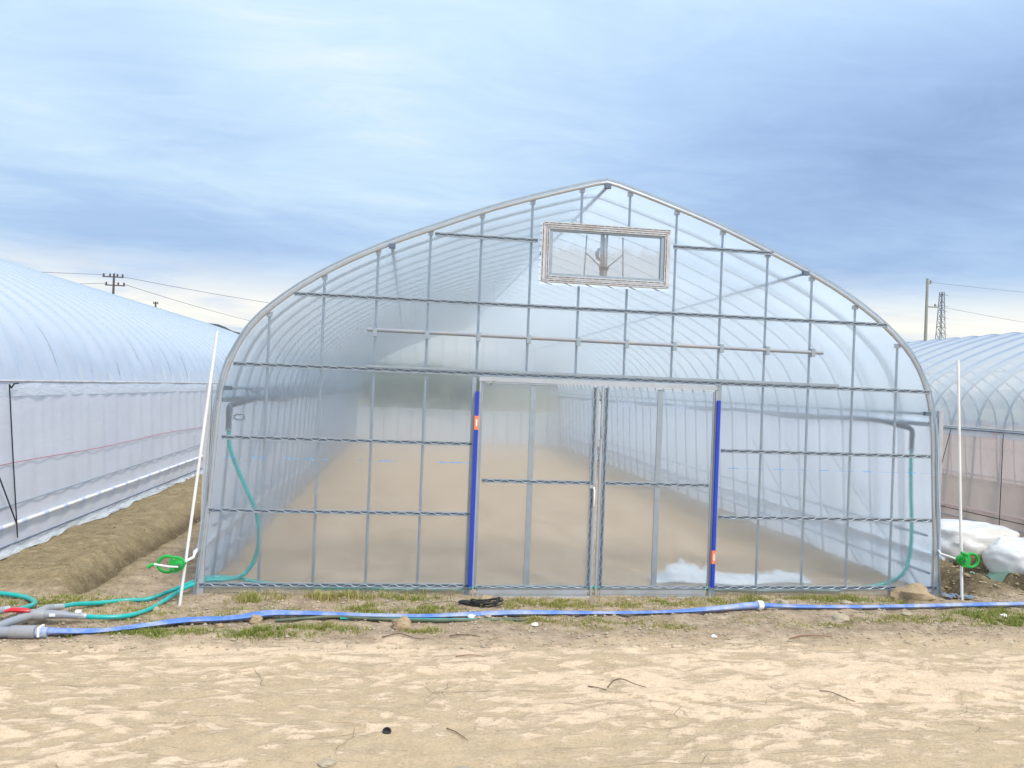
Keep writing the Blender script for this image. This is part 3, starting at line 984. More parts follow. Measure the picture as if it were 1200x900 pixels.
# black cable bundle by the door post
cb_ = empty('cable_bundle', (.66, 6.22, 0), label='black folded cable bundle lying in front of the left door post', cat='cable')
for i in range(9):
    r1 = random.Random(i)
    a1, b1 = .13+r1.uniform(-.02, .02), .035+r1.uniform(-.01, .012)
    pts = [(.03+a1*cos(q), b1*sin(q)+r1.uniform(-.004, .004), .022+.012*sin(2*q+i)+i*.004+.02*sst(.05, .13, a1*cos(q))) for q in np.arange(0, 2*pi, .45)]
    MB().tube(pts, .0045, 6, closed=True).build('loop', black_m, cb_)
MB().tube([(-.09, 0, .03), (-.12, .01, .035), (-.16, .02, .04), (-.19, .025, .035)], [.02, .024, .018, .012], 8).build('tied_end', black_m, cb_)
MB().tube(smooth_path([(-.18, .02, .035), (-.27, .06, .03), (-.38, .07, .02), (-.5, .05, .01)], 5), .003, 5).build('loose_end', twig_m, cb_)


# ------------------------------------------------------------------ guide poles and hand winders
def pole(label, base, top, r=.012):
    tag(MB().tube([base, top], r, 10).build('guide_pole', wpipe), label, 'pole', 'white guide poles at the greenhouse corners')


pole('white guide pole leaning to the right before the left corner of the clear greenhouse', (-1.735, 6.31, -.06), (-1.53, 6.31, 2.175), .0115)
pole('white guide pole standing beside the right corner of the clear greenhouse', (5.165, 6.43, -.1), (5.035, 6.43, 2.23), .0125)


def winder(label, loc, sgn):
    """hand winder clamped on the pole: body with a handle hole, crank arm with knob, drive rod to the roll tube"""
    t_ = empty('hand_winder', loc, label=label, cat='winder', group='green hand winders on the guide poles')
    # body: plate with the grip hole
    ring = []
    N = 22
    cxr = sgn*.045
    for q in range(N):
        a = 2*pi*q/N
        ring.append((cxr+.072*cos(a), -.03, .062*sin(a)*(1.0 if sgn*cos(a) > -.3 else .95)))
    MB().tube(ring, .013, 8, closed=True, flat=1.0).build('grip_ring', green_m, t_)
    b = MB()
    N = 14
    prof = [(-sgn*.085, .012), (-sgn*.070, .040), (-sgn*.035, .058), (sgn*.012, .062), (sgn*.030, .03), (sgn*.030, -.03), (sgn*.010, -.064), (-sgn*.035, -.060), (-sgn*.072, -.035)]
    m_ = len(prof)
    vs = [(x, -.045, z) for x, z in prof] + [(x, -.012, z) for x, z in prof]
    fs = [tuple(range(m_)) if sgn > 0 else tuple(range(m_-1, -1, -1)), tuple(range(2*m_-1, m_-1, -1)) if sgn > 0 else tuple(range(m_, 2*m_))]
    fs += [(i, (i+1) % m_, m_+(i+1) % m_, m_+i) for i in range(m_)]
    b.add(vs, fs)
    b.tube([(-sgn*.045, -.062, 0), (-sgn*.045, -.056, 0), (-sgn*.045, .012, 0)], [.024, .034, .034], 14)
    b.build('winder_body', green_m, t_)
    MB().tube([(0, -.012, -.05), (0, -.012, .05)], .020, 10).build('pole_clamp', green_m, t_)
    MB().tube([(-sgn*.045, -.072, 0), (-sgn*.045, -.060, 0)], .011, 8).build('hub_bolt', dark_m, t_)
    for zz in (-.042, .042):
        MB().tube([(-sgn*.005, -.052, zz), (-sgn*.005, -.044, zz)], .005, 6).build('screw', steel, t_)
    if sgn < 0:
        pts = [(.045, -.07, -.012), (-.02, -.085, -.006), (-.13, -.085, .012)]
        kn = [(-.135, -.08, .012), (-.155, -.09, .002), (-.172, -.10, -.010)]
    else:
        pts = [(-.045, -.07, .0), (-.06, -.085, .03), (-.085, -.085, .068)]
        kn = [(-.04, -.09, .058), (-.07, -.09, .072), (-.10, -.085, .082)]
    MB().tube(pts, .007, 8).build('crank_arm', wpipe if sgn < 0 else green_m, t_)
    MB().tube(kn, [.014, .015, .012], 10).build('crank_knob', green_m, t_)
    return t_


wl = winder('green hand winder with crank clamped to the left white pole', (-1.765, 6.26, .335), -1)
wr = winder('green hand winder with crank clamped to the right white pole', (5.135, 6.39, .39), 1)
MB().tube([(.05, .0, .0), (.12, .06, .035), (.075, .33, .04)], .010, 8).build('drive_rod', wpipe, wl)
MB().tube([(-.06, .0, .0), (-.16, .10, .03), (-.06, .30, .05)], .010, 8).build('drive_rod', wpipe, wr)


# ------------------------------------------------------------------ neighbours
def neighbour(label, cx, y0, y1, zb, step, roof, wall, milky, hoop_mat):
    g = empty('greenhouse', (cx, y0, zb), label=label, cat='greenhouse')
    L = y1-y0
    n = int(round(L/step))
    L = n*step
    me = hoop_mesh('hoop', .0165, hoop_mat)
    copies(g, 'hoop', me, [(0, step*i, 0) for i in range(n+1)])
    film_roof('roof_film', 0, L, step, roof, g, 1.60, sag=.03, sub=5, wr=.035 if milky else .012, off=.024)
    for s in (-1, 1):
        side_curtain('side_film', s, 0, L, .12, 1.66, wall, g, .03, step=step, flute=.010, seed=4.0+s, n_z=12)
        side_curtain('film_band', s, 0, L, 1.55, 1.70, band_m, g, .045, step=step*3, flute=.006, seed=8.0, n_z=3)
        side_curtain('skirt_film', s, 0, L, -.05, .15, band_m if milky else wall, g, .05, step=step, flute=.012, seed=6.0, n_z=3)
        MB().tube([(s*(arch_x(1.69)+.045), y, 1.695) for y in (0, L)], .013, 8).build('eave_rail', steel_w, g)
        MB().tube([(s*(arch_x(.15)+.06), y, .15) for y in (0, L)], .008, 6).build('skirt_rail', dark_m if milky else steel, g)
        MB().tube([(s*(arch_x(.9)-.02), y, .9) for y in (0, L)], .010, 6).build('side_pipe', steel, g)
    for yy in (0, L):
        mb = MB()
        for s in (-1, 1):
            for a, b in ((0, 1.5), (1.5, 2.7), (2.7, 3.28)):
                mb.grid(lambda u, v: (s*(a+(b-a)*u), yy, arch_z(a+(b-a)*u)*v), 8, 8)
        mb.build('gable_film', wall, g)
        for i in range(-6, 7):
            MB().tube([(i*.5, yy, 0), (i*.5, yy, arch_z(i*.5))], .012, 6).build('upright', steel, g)
    MB().tube([(0, 0, 3.64), (0, L, 3.64)], .014, 8).build('ridge_pipe', steel, g)
    for s in (-1, 1):
        MB().tube([(s*1.9, 0, 2.97), (s*1.9, L, 2.97)], .014, 8).build('purlin', steel, g)
    return g, L


gl, LL = neighbour('milky white arched greenhouse with a wrinkled roof film, left of the clear one', -7.07, 6.75, 27.5, 0.0, .45, lroof_m, lwall_m, True, steel)
gr, LR = neighbour('arched greenhouse with bluish roof film and dusty brown side wall, at the right edge', 12.86, 8.2, 31, -.25, .6, rroof_m, rwall_m, False, steel)
# left neighbour: red cord, roll tube with clips, sagging hem, black cords
wx = 3.36
MB().tube([(arch_x(.9)+.052, y, .90+.012*sin(y*1.4)) for y in np.arange(.1, LL, .5)], .004, 5).build('red_cord', redrope, gl)
MB().tube([(arch_x(.35)+.065, y, .33+.004*y) for y in np.arange(0, LL, .6)], .020, 10).build('roll_tube', wpipe, gl)
MB().tube([(arch_x(.55)+.050, y, .50+.010*y) for y in np.arange(0, 14, .6)], .007, 5).build('hem_cord', steel, gl)
clip = MB().tube([(0, -.05, 0), (0, .05, 0)], .0235, 10).mesh('tube_clip', pbr('lilac_clip', (.50, .56, .78), .5))
copies(gl, 'tube_clip', clip, [(arch_x(.35)+.065, y, .33+.004*y) for y in np.arange(.35, LL, .45)])
MB().tube([(arch_x(1.65)+.075, 1.05, 1.66), (arch_x(1.0)+.08, 1.06, 1.0), (arch_x(.3)+.09, 1.09, .20)], .0065, 6).build('black_cord', black_m, gl)
MB().tube([(arch_x(1.1)+.08, .60, 1.15), (arch_x(.3)+.09, 1.06, .34)], .0065, 6).build('black_cord', black_m, gl)
MB().tube([(arch_x(1.65)+.075, 1.05, 1.66), (arch_x(1.65)+.075, 1.09, 1.63), (arch_x(1.65)+.08, 1.13, 1.67), (arch_x(1.65)+.08, 1.2, 1.675)], .008, 6).build('knot', black_m, gl)
# crumpled hem of film lying on the soil
mb = MB()


def hem(u, v):
    y = LL*u
    x = wx + .02 + .16*v*(.55+.9*noise.noise(Vector((y*1.1, 0, 2)))) + .02*noise.noise(Vector((y*6, v*2, 0)))
    return (x, y, ground_h(x-7.07, y+6.75)+.012+.03*(1-v)+.022*noise.noise(Vector((y*5, v*4, 1))))


mb.grid(hem, 260, 5)
mb.build('film_hem', band_m, gl)
# right neighbour: dark eave spring rail, low roll of film, ties
MB().tube([(-(arch_x(.35)+.07), y, .33+.02*sin(y*.9)) for y in np.arange(0, LR, .4)], .024, 8).build('rolled_film', rwall_m, gr)
MB().tube([(-(arch_x(.25)+.07), y, .27) for y in (0, LR)], .007, 6).build('dark_cord', black_m, gr)
MB().tube([(-(arch_x(1.66)+.075), y, 1.655) for y in (0, LR)], .011, 6).build('dark_rail', dark_m, gr)
for i, y in enumerate(np.arange(.5, LR, 1.2)):
    MB().tube([(-(arch_x(1.6)+.08), y, 1.64), (-(arch_x(.2)+.09), y+(.35 if i % 2 else -.1), .12)], .006, 5).build('tie_cord', black_m, gr)


# ------------------------------------------------------------------ white sacks on the soil at the right
def sack(label, c, half, rz, seed, tilt=0.0):
    N, Mq = 56, 40
    mb = MB()
    vs = []
    for j in range(Mq+1):
        ph = -pi/2 + pi*j/Mq
        for i in range(N):
            th = 2*pi*i/N
            d = Vector((cos(th)*cos(ph), sin(th)*cos(ph), sin(ph)))
            e = Vector([math.copysign(abs(q)**.78, q) for q in d])
            k = 1 + .12*noise.noise(d*1.7+Vector((seed, 0, 0))) + .07*noise.noise(d*4.0+Vector((0, seed, 0))) - .05*abs(noise.noise(Vector((d.x*3, d.y*8, d.z*6+seed)))) - .022*abs(noise.noise(Vector((d.x*11, d.y*7, d.z*14+seed))))
            p = Vector((e.x*half[0], e.y*half[1], e.z*half[2]))*k
            if p.z < -half[2]*.7:
                p.z = -half[2]*.7 + (p.z+half[2]*.7)*.2
            vs.append(p)
    fs = [(j*N+i, j*N+(i+1) % N, (j+1)*N+(i+1) % N, (j+1)*N+i) for j in range(Mq) for i in range(N)]
    mb.add(vs, fs)
    o = mb.build('sack', bag_m)
    o.location = c
    o.rotation_euler = (tilt, 0, rz)
    return tag(o, label, 'sack', 'white sacks on the soil')


sack('large white stuffed plastic sack lying on the soil behind the right pole', (6.60, 8.10, .17), (.54, .50, .29), radians(-12), 2.0)
sack('smaller yellowish white plastic sack lying at the right edge of the view', (6.66, 7.33, .13), (.46, .36, .27), radians(14), 7.0, .12)
sh = MB().grid(lambda u, v: (5.95+.35*u, 7.1+.22*v, ground_h(5.95+.35*u, 7.1+.22*v)+.02+.03*noise.noise(Vector((u*5, v*4, 3)))), 12, 6)
tag(sh.build('plastic_scrap', pbr('green_scrap', (.16, .27, .21), .5)), 'grey green plastic scrap lying in the trench below the small sack', 'scrap')
sh = MB().grid(lambda u, v: (5.02+.28*u, 6.42+.12*v, ground_h(5.02+.28*u, 6.42+.12*v)+.03+.03*noise.noise(Vector((u*6, v*4, 9)))), 12, 6)
tag(sh.build('plastic_scrap', pbr('blue_grey_scrap', (.17, .22, .30), .5)), 'crumpled blue grey plastic scrap at the foot of the right pole', 'scrap')

# crumpled sheet inside the house, right of the doors
mb = MB()


def crumple(u, v):
    x = 2.36+1.62*u + .05*v
    y = 6.98+(.30-.12*u)*v + .05*sin(u*9)
    pk = exp(-((u-.22)/.13)**2)*exp(-((v-.55)/.30)**2)*.12*(.5+1.3*abs(noise.noise(Vector((u*17, v*5, 2)))))
    tail = .035*exp(-((v-.35)/.25)**2)*sst(.02, .1, u)*sst(1.0, .93, u)
    n_ = abs(noise.noise(Vector((u*13, v*6, 1))))*.09 + abs(noise.noise(Vector((u*31, v*15, 4))))*.05
    e = sin(pi*v)**.5*sst(0, .06, u)*sst(1, .95, u)
    return (x+.02*noise.noise(Vector((u*9, v*9, 5))), y+.05*noise.noise(Vector((u*6, v*3, 8))), .012+(pk+tail+n_)*e)


mb.grid(crumple, 150, 50)
tag(mb.build('plastic_sheet', sheet_m), 'crumpled clear plastic sheet lying on the floor behind the right door', 'plastic sheet')


# ------------------------------------------------------------------ stones and litter
def rock(label, x, y, r, seed, mat=stone_m, sq=.7, name='stone', cat='stone', group='stones on the verge', sink=.35):
    mb = MB()
    N, Mq = (24, 16) if r > .045 else (12, 8)
    vs = []
    for j in range(Mq+1):
        ph = -pi/2 + pi*j/Mq
        for i in range(N):
            th = 2*pi*i/N
            d = Vector((cos(th)*cos(ph), sin(th)*cos(ph), sin(ph)))
            k = 1 + .38*noise.noise(d*1.3+Vector((seed*3.1, 0, 0))) + .20*noise.noise(d*3.1+Vector((0, seed*1.7, 0))) + .09*noise.noise(d*8+Vector((0, seed, 3)))
            vs.append((d.x*r*k, d.y*r*k*.85, d.z*r*k*sq))
    mb.add(vs, [(j*N+i, j*N+(i+1) % N, (j+1)*N+(i+1) % N, (j+1)*N+i) for j in range(Mq) for i in range(N)])
    o = mb.build(name, mat)
    o.location = (x, y, ground_h(x, y)+r*sq*(1-sink)*.7)
    return tag(o, label, cat, group)


rock('large brown clod lying before the green hoses, left of the doors', .02, 5.71, .072, 1, clod_m, .75)
rock('large sandy heap of earth against the foot of the front wall near the right corner', 4.66, 6.41, .18, 2.3, clod_m, .62, 'earth_heap', 'heap', None, .5)
rock('brown clod pressing on the blue hose, left of the dark green one', -1.06, 5.86, .05, 3, clod_m, .8)
rock('pale clod beside the first bend of the blue hose, near the left pole', -1.30, 5.78, .03, 4, clod_m, .6)
rock('sandy clod lying behind the black cable at the left door post', .70, 6.36, .055, 5, clod_m, .7)
rock('flat grey stone below the blue hose, right of its coupling', 3.62, 5.88, .075, 6, stone_m, .4)
rock('small white stone on the grass below the blue hose at the far right', 5.20, 5.98, .032, 7, white_m, .5)
rock('pale flat stone under the blue hose, right of the large sandy heap', 4.3, 6.0, .045, 8, stone_m, .4)
rock('pale stone between the green hose and the blue hose, left one of the pair', .55, 5.905, .03, 9, white_m, .6)
rock('pale stone between the green hose and the blue hose, right one of the pair', .68, 5.90, .026, 10, stone_m, .6)
rock('stone lying in the soil between the two teal hoses', -1.86+.0, 6.16, .030, 11, stone_m, .7)
rock('round white stone before the doors, nearest the road', 2.36, 5.50, .022, 12, white_m, .6)
rock('pale stone behind the blue hose, under the wall right of the doors', 3.35, 6.32, .045, 13, stone_m, .6)
rock('low pale stone behind the blue hose, between the right door post and the heap', 3.95, 6.34, .05, 14, stone_m, .4)
rock('whitish stone on the verge just right of the long green hoses', 1.02, 5.72, .028, 15, white_m, .5)
rock('half buried pale stone on the road at the bottom, left of the black ring', -.32, 3.72, .042, 16, stone_m, .3)
rock('flat pale stone on the road at the bottom edge, below the twig', .32, 3.62, .045, 17, stone_m, .25)
rock('stone beside the teal tee, left of the pole', -2.2, 5.60, .035, 18, stone_m, .5)

# gravel, many small stones
gm = MB()
rg = random.Random(11)
for i in range(6500):
    x = rg.uniform(-3.6, 7.0)
    y = rg.uniform(5.25, 6.58) if rg.random() < .8 else rg.uniform(3.3, 5.3)
    if x > 5.2 and rg.random() < .4 and y > 5.9:
        y = rg.uniform(6.2, 7.5)
    r = rg.choice([.004, .005, .007, .009, .013, .018] if y > 5.3 else [.003, .004, .006])*rg.uniform(.7, 1.2)
    z = ground_h(x, y)+r*.2
    s = [Vector((x+r*a*rg.uniform(.7, 1.2), y+r*b*rg.uniform(.7, 1.2), z+r*c_*rg.uniform(.5, .9))) for a, b, c_ in ((1, 0, 0), (0, 1, 0), (-1, 0, 0), (0, -1, 0), (0, 0, 1), (0, 0, -1))]
    gm.add(s, [(0, 1, 4), (1, 2, 4), (2, 3, 4), (3, 0, 4), (1, 0, 5), (2, 1, 5), (3, 2, 5), (0, 3, 5)])
for i in range(7000):
    y = 3.2+2.2*rg.random()
    x = rg.uniform(-2.8, 6.3)
    if noise.noise(Vector((x*1.3, y*2.5, 5))) < 0 and rg.random() < .7:
        continue
    r = rg.choice([.0018, .0025, .003, .004])
    z = ground_h(x, y)+r*.3
    gm.add([(x+r, y, z), (x, y+r, z), (x-r, y, z), (x, y-r*.8, z), (x, y, z+r*.8)], [(0, 1, 4), (1, 2, 4), (2, 3, 4), (3, 0, 4)])
tag(gm.build('gravel', stone_m, smooth=False), 'small loose stones scattered over the verge and road', 'gravel', kind='stuff')

# clods on the berm and the dug soil
gm = MB()
for i in range(4600):
    if rg.random() < .45:
        x, y = rg.uniform(-3.65, -1.8), 6.7+abs(rg.gauss(0, 3.2))
    else:
        x, y = rg.uniform(5.15, 8.6), 6.5+abs(rg.gauss(0, 2.2))
    r = rg.choice([.004, .005, .006, .008, .012] if x < 0 else [.006, .009, .012, .018, .028])*rg.uniform(.7, 1.3)
    z = ground_h(x, y)+r*.1
    s = [Vector((x+r*a*rg.uniform(.7, 1.2), y+r*b*rg.uniform(.7, 1.2), z+r*c_*rg.uniform(.4, .8))) for a, b, c_ in ((1, 0, 0), (0, 1, 0), (-1, 0, 0), (0, -1, 0), (0, 0, 1), (0, 0, -1))]
    gm.add(s, [(0, 1, 4), (1, 2, 4), (2, 3, 4), (3, 0, 4), (1, 0, 5), (2, 1, 5), (3, 2, 5), (0, 3, 5)])
tag(gm.build('clods', pbr('soil_clods', (.29, .235, .145), .95, 0, .3, 9, .5, 30, spec=.1)), 'loose lumps of soil beside the greenhouses', 'soil', kind='stuff')

# litter on the road
rg_ = MB().tube([(.018*cos(q), .018*sin(q), 0) for q in np.arange(0, 2*pi, .5)], .006, 6, closed=True)
rg_.tube([(0, 0, -.012), (0, 0, -.004)], .017, 10)
o = tag(rg_.build('plastic_ring', black_m), 'small black plastic ring half buried in the road', 'ring')
o.location = (-.045, 4.03, ground_h(-.045, 4.03)+.010)
o.rotation_euler = (.5, .1, 0)


def twig(label, pts, r=.005, mat=twig_m, name='twig'):
    pp_ = [Vector((x, y, ground_h(x, y)+z)) for x, y, z in pts]
    tag(MB().tube(smooth_path(pp_, 3), [.55*r*(1-.5*i/((len(pts)-1)*3)) for i in range((len(pts)-1)*3+1)], 6).build(name, mat), label, name, 'twigs on the road')


twig('short straight twig lying on the road right of the black ring', [(.27, 4.07, .006), (.32, 4.0, .008), (.37, 3.93, .005)], .006)
twig('short straight twig left of the curled twig on the road', [(1.17, 4.60, .006), (1.22, 4.57, .010), (1.27, 4.53, .006)], .007)
twig('curled twig arching over the road, right of centre', [(1.29, 4.58, .006), (1.34, 4.63, .030), (1.40, 4.64, .035), (1.46, 4.59, .02), (1.53, 4.57, .008)], .008)
twig('thin dark curved twig lying on the wheel rut at the right', [(2.62, 4.46, .006), (2.68, 4.42, .012), (2.74, 4.34, .008), (2.78, 4.33, .006)], .006)
twig('reddish dry stalk lying at the road edge before the right door', [(2.95, 5.46, .008), (3.1, 5.50, .012), (3.3, 5.47, .008)], .010, leafr)
twig('dark dry stalk lying at the road edge below the large clod', [(-.12, 5.48, .008), (0, 5.51, .012), (.1, 5.46, .014), (.18, 5.45, .008)], .008)
twig('reddish twig on the upper road, left of centre', [(.38, 5.12, .006), (.48, 5.15, .009), (.58, 5.12, .006)], .006, leafr)
twig('dark stalk at the road edge right of the large clod', [(.36, 5.52, .008), (.48, 5.50, .010), (.58, 5.47, .008)], .008)


# ------------------------------------------------------------------ grass on the verge
def grass_mat():
    m, t = new_mat('grass_blades')
    a = t.add('ShaderNodeAttribute', dict(attribute_name='dry')).outputs['Fac']
    rn = t.noise(t.add('ShaderNodeNewGeometry').outputs['Position'], 3, 3)
    c = t.ramp(a, [(.0, (.17, .25, .04)), (.45, (.30, .33, .07)), (.75, (.46, .39, .13)), (1.0, (.55, .46, .23))])
    c = t.mix(t.math('MULTIPLY', rn, .4), c, (.26, .28, .07))
    d = t.add('ShaderNodeBsdfPrincipled', Base_Color=c, Roughness=.6)
    tl = t.add('ShaderNodeBsdfTranslucent', Color=c)
    t.add('ShaderNodeOutputMaterial', Surface=t.add('ShaderNodeMixShader', Fac=.3, i1=d, i2=tl))
    return m


gv, gf, gd = [], [], []
# (x, y, radius x, radius y, blades, dryness, height)
patches = [(-1.75, 5.60, .5, .07, 1100, .25, .045), (-.95, 5.60, .4, .07, 1300, .2, .05), (-.55, 5.66, .3, .08, 700, .55, .04), (.15, 5.62, .15, .06, 300, .4, .04), (-.25, 6.15, .2, .10, 700, .45, .05), (.2, 6.12, .3, .10, 900, .45, .05),
           (.62, 6.35, .1, .1, 150, .6, .05), (1.2, 6.32, .5, .12, 1600, .6, .045), (2.1, 6.33, .6, .10, 1500, .6, .04), (1.0, 5.82, .25, .08, 500, .7, .04), (1.6, 5.75, .45, .12, 700, .6, .035), (2.1, 5.64, .3, .08, 400, .6, .03),
           (3.0, 6.42, .4, .12, 900, .6, .05), (3.9, 6.46, .5, .10, 1100, .5, .05), (4.2, 5.85, .5, .10, 900, .5, .035), (5.2, 5.88, .55, .16, 4200, .25, .05), (5.9, 5.92, .5, .17, 3600, .25, .05), (3.4, 5.72, .3, .08, 300, .6, .03),
           (-1.15, 6.44, .2, .08, 600, .75, .10), (-.55, 6.46, .2, .07, 700, .75, .10), (.0, 6.48, .35, .06, 700, .5, .08), (-2.6, 6.35, .6, .14, 1700, .5, .045), (-3.2, 6.2, .5, .18, 1500, .4, .05), (-2.0, 6.12, .35, .12, 800, .65, .035), (-1.9, 5.86, .3, .05, 300, .5, .03), (-1.05, 6.1, .35, .12, 600, .45, .035),
           (-.85, 6.05, .2, .07, 400, .4, .03), (4.45, 6.3, .25, .1, 300, .6, .05), (2.9, 5.85, .3, .1, 250, .6, .03), (3.6, 6.80, .5, .04, 250, .3, .06), (.1, 6.74, .5, .04, 300, .3, .06), (-1.45, 6.02, .15, .06, 160, .6, .03)]
rg = random.Random(5)
for (cx_, cy_, rx, ry, nb, dry, hh) in patches:
    for i in range(int(nb*2.2)):
        x = cx_+rg.gauss(0, rx*.5)
        y = cy_+rg.gauss(0, ry*.75)
        if noise.noise(Vector((x*5, y*9, 2)))+.5*noise.noise(Vector((x*17, y*25, 2))) < .02 and rg.random() < .88:
            continue
        z = ground_h(x, y)
        a = rg.uniform(0, 2*pi)
        hgt = hh*.62*rg.uniform(.3, 1.25)
        ln_ = rg.uniform(.2, .9)*hgt
        wd = rg.uniform(.0016, .0034)
        ca, sa = cos(a), sin(a)
        b = len(gv)
        gv += [(x-sa*wd, y+ca*wd, z-.004), (x+sa*wd, y-ca*wd, z-.004), (x+ca*ln_*.4+sa*wd*.8, y+sa*ln_*.4-ca*wd*.8, z+hgt*.65), (x+ca*ln_*.4-sa*wd*.8, y+sa*ln_*.4+ca*wd*.8, z+hgt*.65), (x+ca*ln_, y+sa*ln_, z+hgt)]
        gf += [(b, b+1, b+2, b+3), (b+3, b+2, b+4)]
        q = min(1, max(0, dry+rg.gauss(0, .22)+.25*noise.noise(Vector((x*2.5, y*4, 8)))))
        gd += [q]*5
me = bpy.data.meshes.new('grass')
me.from_pydata(gv, [], gf)
at = me.attributes.new('dry', 'FLOAT', 'POINT')
at.data.foreach_set('value', gd)
me.materials.append(grass_mat())
tag(link('grass', me), 'short yellow green grass in patches along the verge', 'grass', kind='stuff')


# ------------------------------------------------------------------ far things
def leaf_mat(name, a, b):
    m, t = new_mat(name)
    n_ = t.noise(t.add('ShaderNodeNewGeometry').outputs['Position'], 1.2, 4)
    c = t.mix(n_, a, b)
    d = t.add('ShaderNodeBsdfPrincipled', Base_Color=c, Roughness=.7)
    tl = t.add('ShaderNodeBsdfTranslucent', Color=c)
    t.add('ShaderNodeOutputMaterial', Surface=t.add('ShaderNodeMixShader', Fac=.35, i1=d, i2=tl))
    return m


lf = leaf_mat('tree_leaves', (.055, .12, .04), (.10, .17, .06))
bark = pbr('bark', (.12, .09, .07), .9, 0, .3, 8, .6, 20)


def tree(label, x, y, h, r, seed):
    t_ = empty('tree', (x, y, 0), label=label, cat='tree', group='trees beyond the clear greenhouse')
    rs = random.Random(seed)
    tk = MB().tube([(0, 0, -.1), (.05, 0, h*.3), (.0, .05, h*.7)], [.11, .08, .03], 8)
    cl_ = []
    for i in range(14):
        a, e = rs.uniform(0, 2*pi), rs.uniform(.0, 1)
        c = Vector((cos(a)*r*.75*sqrt(rs.random()), sin(a)*r*.75*sqrt(rs.random()), h*(.30+.62*e)))
        cl_.append((c, r*rs.uniform(.28, .5)))
        tk.tube([(0, 0, h*.2+h*.3*e), tuple(c)], [.035, .01], 5)
    tk.build('trunk', bark, t_)
    cr = MB()
    for c, q in cl_:
        for i in range(150):
            d = Vector((rs.gauss(0, 1), rs.gauss(0, 1), rs.gauss(0, 1))).normalized()*q*rs.uniform(.55, 1.05)
            p = c+d
            if p.z < .1:
                continue
            u_ = Vector((rs.gauss(0, 1), rs.gauss(0, 1), rs.gauss(0, 1))).normalized()
            v_ = u_.cross(Vector((rs.gauss(0, 1), rs.gauss(0, 1), .3))).normalized()
            k = rs.uniform(.05, .10)
            cr.add([p-u_*k, p-v_*k*.6, p+u_*k, p+v_*k*.6], [(0, 1, 2, 3)])
    cr.build('crown', lf, t_, smooth=False)


tree('low dense dark green tree seen blurred through the film, leftmost of three', -.9, 29.5, 2.5, 1.0, 1)
tree('low dense dark green tree seen blurred through the film, middle of three', .5, 30.3, 2.6, 1.1, 2)
tree('low dense dark green tree seen blurred through the film, rightmost of three', 1.9, 29.8, 2.3, .9, 3)

# wooded hills
hillm = leaf_mat('wooded_hill', (.035, .06, .07), (.06, .09, .09))
mb = MB()


def hill(u, v):
    az_ = radians(-75+150*u)
    d = 1500+700*v
    prof_ = (.35+.65*exp(-((math.degrees(az_)+16)/13)**2))
    top = prof_*114*(1+.35*noise.fractal(Vector((u*14, 0, 0)), .9, 2.0, 4, noise_basis='PERLIN_ORIGINAL'))
    hgt = top*sin(pi*v)**.8 + 3*noise.noise(Vector((u*160, v*9, 0)))*sin(pi*v)
    return (d*sin(az_), d*cos(az_), hgt-3)


mb.grid(hill, 320, 14)
tag(mb.build('hills', hillm), kind='structure')


def utility_pole(label, x, y, h, mat, arms, group=None, r=.15, extra=None):
    t_ = empty('utility_pole', (x, y, 0), label=label, cat='utility pole')
    MB().tube([(0, 0, -.5), (0, 0, h)], [r, r*.62], 12).build('pole', mat, t_)
    for (z, a0, a1, ins) in arms:
        MB().box(a0, a1, -.06, .06, z-.05, z+.05).build('crossarm', mat, t_)
        for q in ins:
            MB().tube([(q, 0, z+.05), (q, 0, z+.14), (q, 0, z+.26), (q, 0, z+.30)], [.05, .09, .08, .03], 8).build('insulator', mat, t_)
    return t_


# left pole: at 70 m
D1 = 75.0
utility_pole('dark utility pole with two crossarms rising behind the milky greenhouse', -27.6, D1, 11.15, rust,
             [(10.83, -1.0, .85, (-.9, -.35, .3, .75)), (10.05, -.75, 1.0, (-.65, .4, .9))], r=.15)
utility_pole('smaller distant utility pole right of the dark one', -41.3, 130.0, 13.8, rust, [(13.5, -.4, .4, (-.3, .3)), (12.5, -.2, .9, (.8,))], r=.22)
utility_pole('tall bare concrete pole right of the clear greenhouse', 43.85, 60.0, 12.7, concrete, [(12.3, -.12, .35, (.3,)), (10.28, .0, 1.0, (.8,))], r=.17)


def wire(label, pts_, r, mat, sag=0.0):
    t_ = empty('power_line', (0, 0, 0), label=label, cat='power line', group='overhead power lines')
    for a, b, s in pts_:
        a, b = Vector(a), Vector(b)
        MB().tube([a.lerp(b, i/24)-Vector((0, 0, 4*s*(i/24)*(1-i/24))) for i in range(25)], r, 4, cap=False).build('wire', mat, t_)


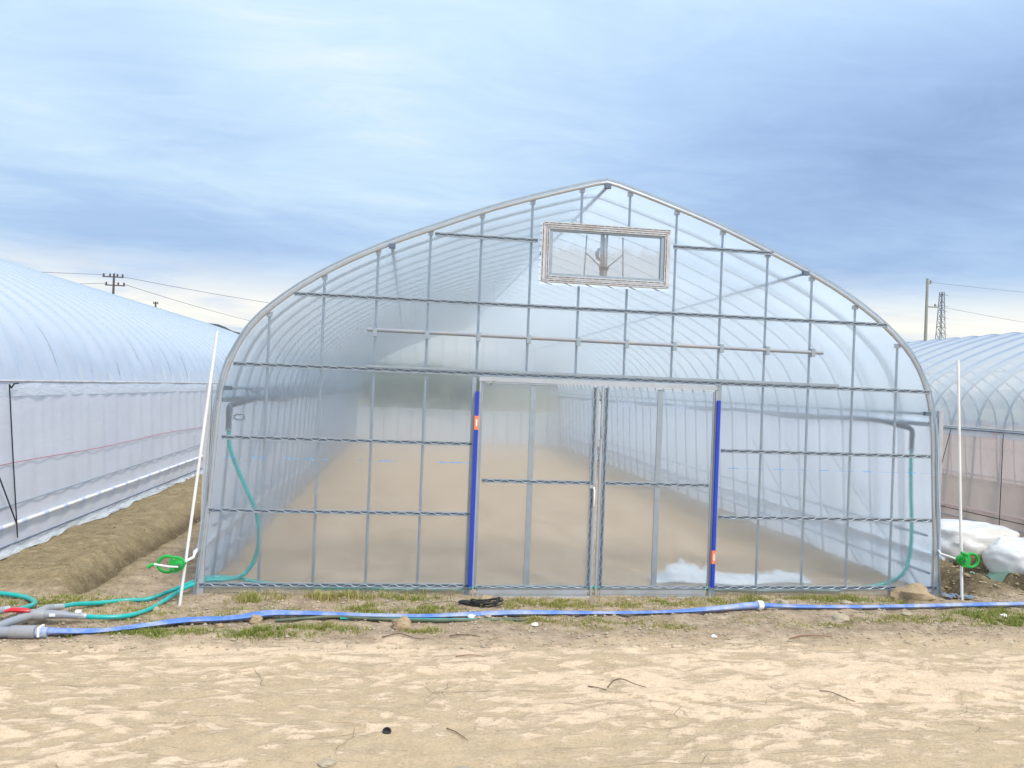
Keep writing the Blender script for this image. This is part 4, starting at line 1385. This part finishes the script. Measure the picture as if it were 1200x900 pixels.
wire('thin power lines running left from the dark utility pole over the milky roof', [((-28.5, 75, 11.0), (-54, 54, 8.9), .3), ((-28.3, 75, 10.2), (-54, 56, 7.4), .5)], .022, pyl)
wire('thin power lines running right from the dark utility pole towards the clear roof', [((-26.9, 75, 10.9), (6, 134, 13.5), .9), ((-26.7, 75, 10.2), (-12, 170, 12), 1.2)], .024, pyl)
wire('thin power lines running right from the bare concrete pole', [((44.2, 60, 12.4), (110, 75, 15.5), .8), ((44.7, 60, 10.4), (110, 78, 9.5), .8)], .014, pyl)

# lattice pylon, 260 m off
px_, py_, ph_ = 192.3, 255.0, 43.5
py_o = empty('lattice_pylon', (px_, py_, 0), label='distant lattice pylon with short arms right of the concrete pole', cat='pylon')


def half_w(z):
    return 2.0 - 1.45*z/ph_


mb = MB()
for sx_ in (-1, 1):
    for sy_ in (-1, 1):
        mb.tube([(sx_*half_w(0), sy_*half_w(0), -1), (sx_*half_w(ph_), sy_*half_w(ph_), ph_)], .16, 4)
mb.build('leg_frame', pyl, py_o)
lev = [0, 5, 9.5, 14, 18, 22, 25.5, 28.5, 31, 33.5, 36, 38.5, 41, 43.5]
mb = MB()
for a, b in zip(lev, lev[1:]):
    for s in (-1, 1):
        mb.tube([(-half_w(a), s*half_w(a), a), (half_w(b), s*half_w(b), b)], .07, 4)
        mb.tube([(half_w(a), s*half_w(a), a), (-half_w(b), s*half_w(b), b)], .07, 4)
        mb.tube([(s*half_w(a), -half_w(a), a), (s*half_w(b), half_w(b), b)], .07, 4)
    mb.tube([(-half_w(b), -half_w(b), b), (half_w(b), -half_w(b), b)], .09, 4)
    mb.tube([(-half_w(b), half_w(b), b), (half_w(b), half_w(b), b)], .09, 4)
mb.build('bracing', pyl, py_o)
for z in (28.3, 30.6, 34.2, 36.6, 38.6, 42.6):
    MB().tube([(-half_w(z)-.5, 0, z), (0, 0, z+.2), (2.9, 0, z-.3)], [.07, .13, .05], 5).build('crossarm', pyl if z < 41 else leafr, py_o)
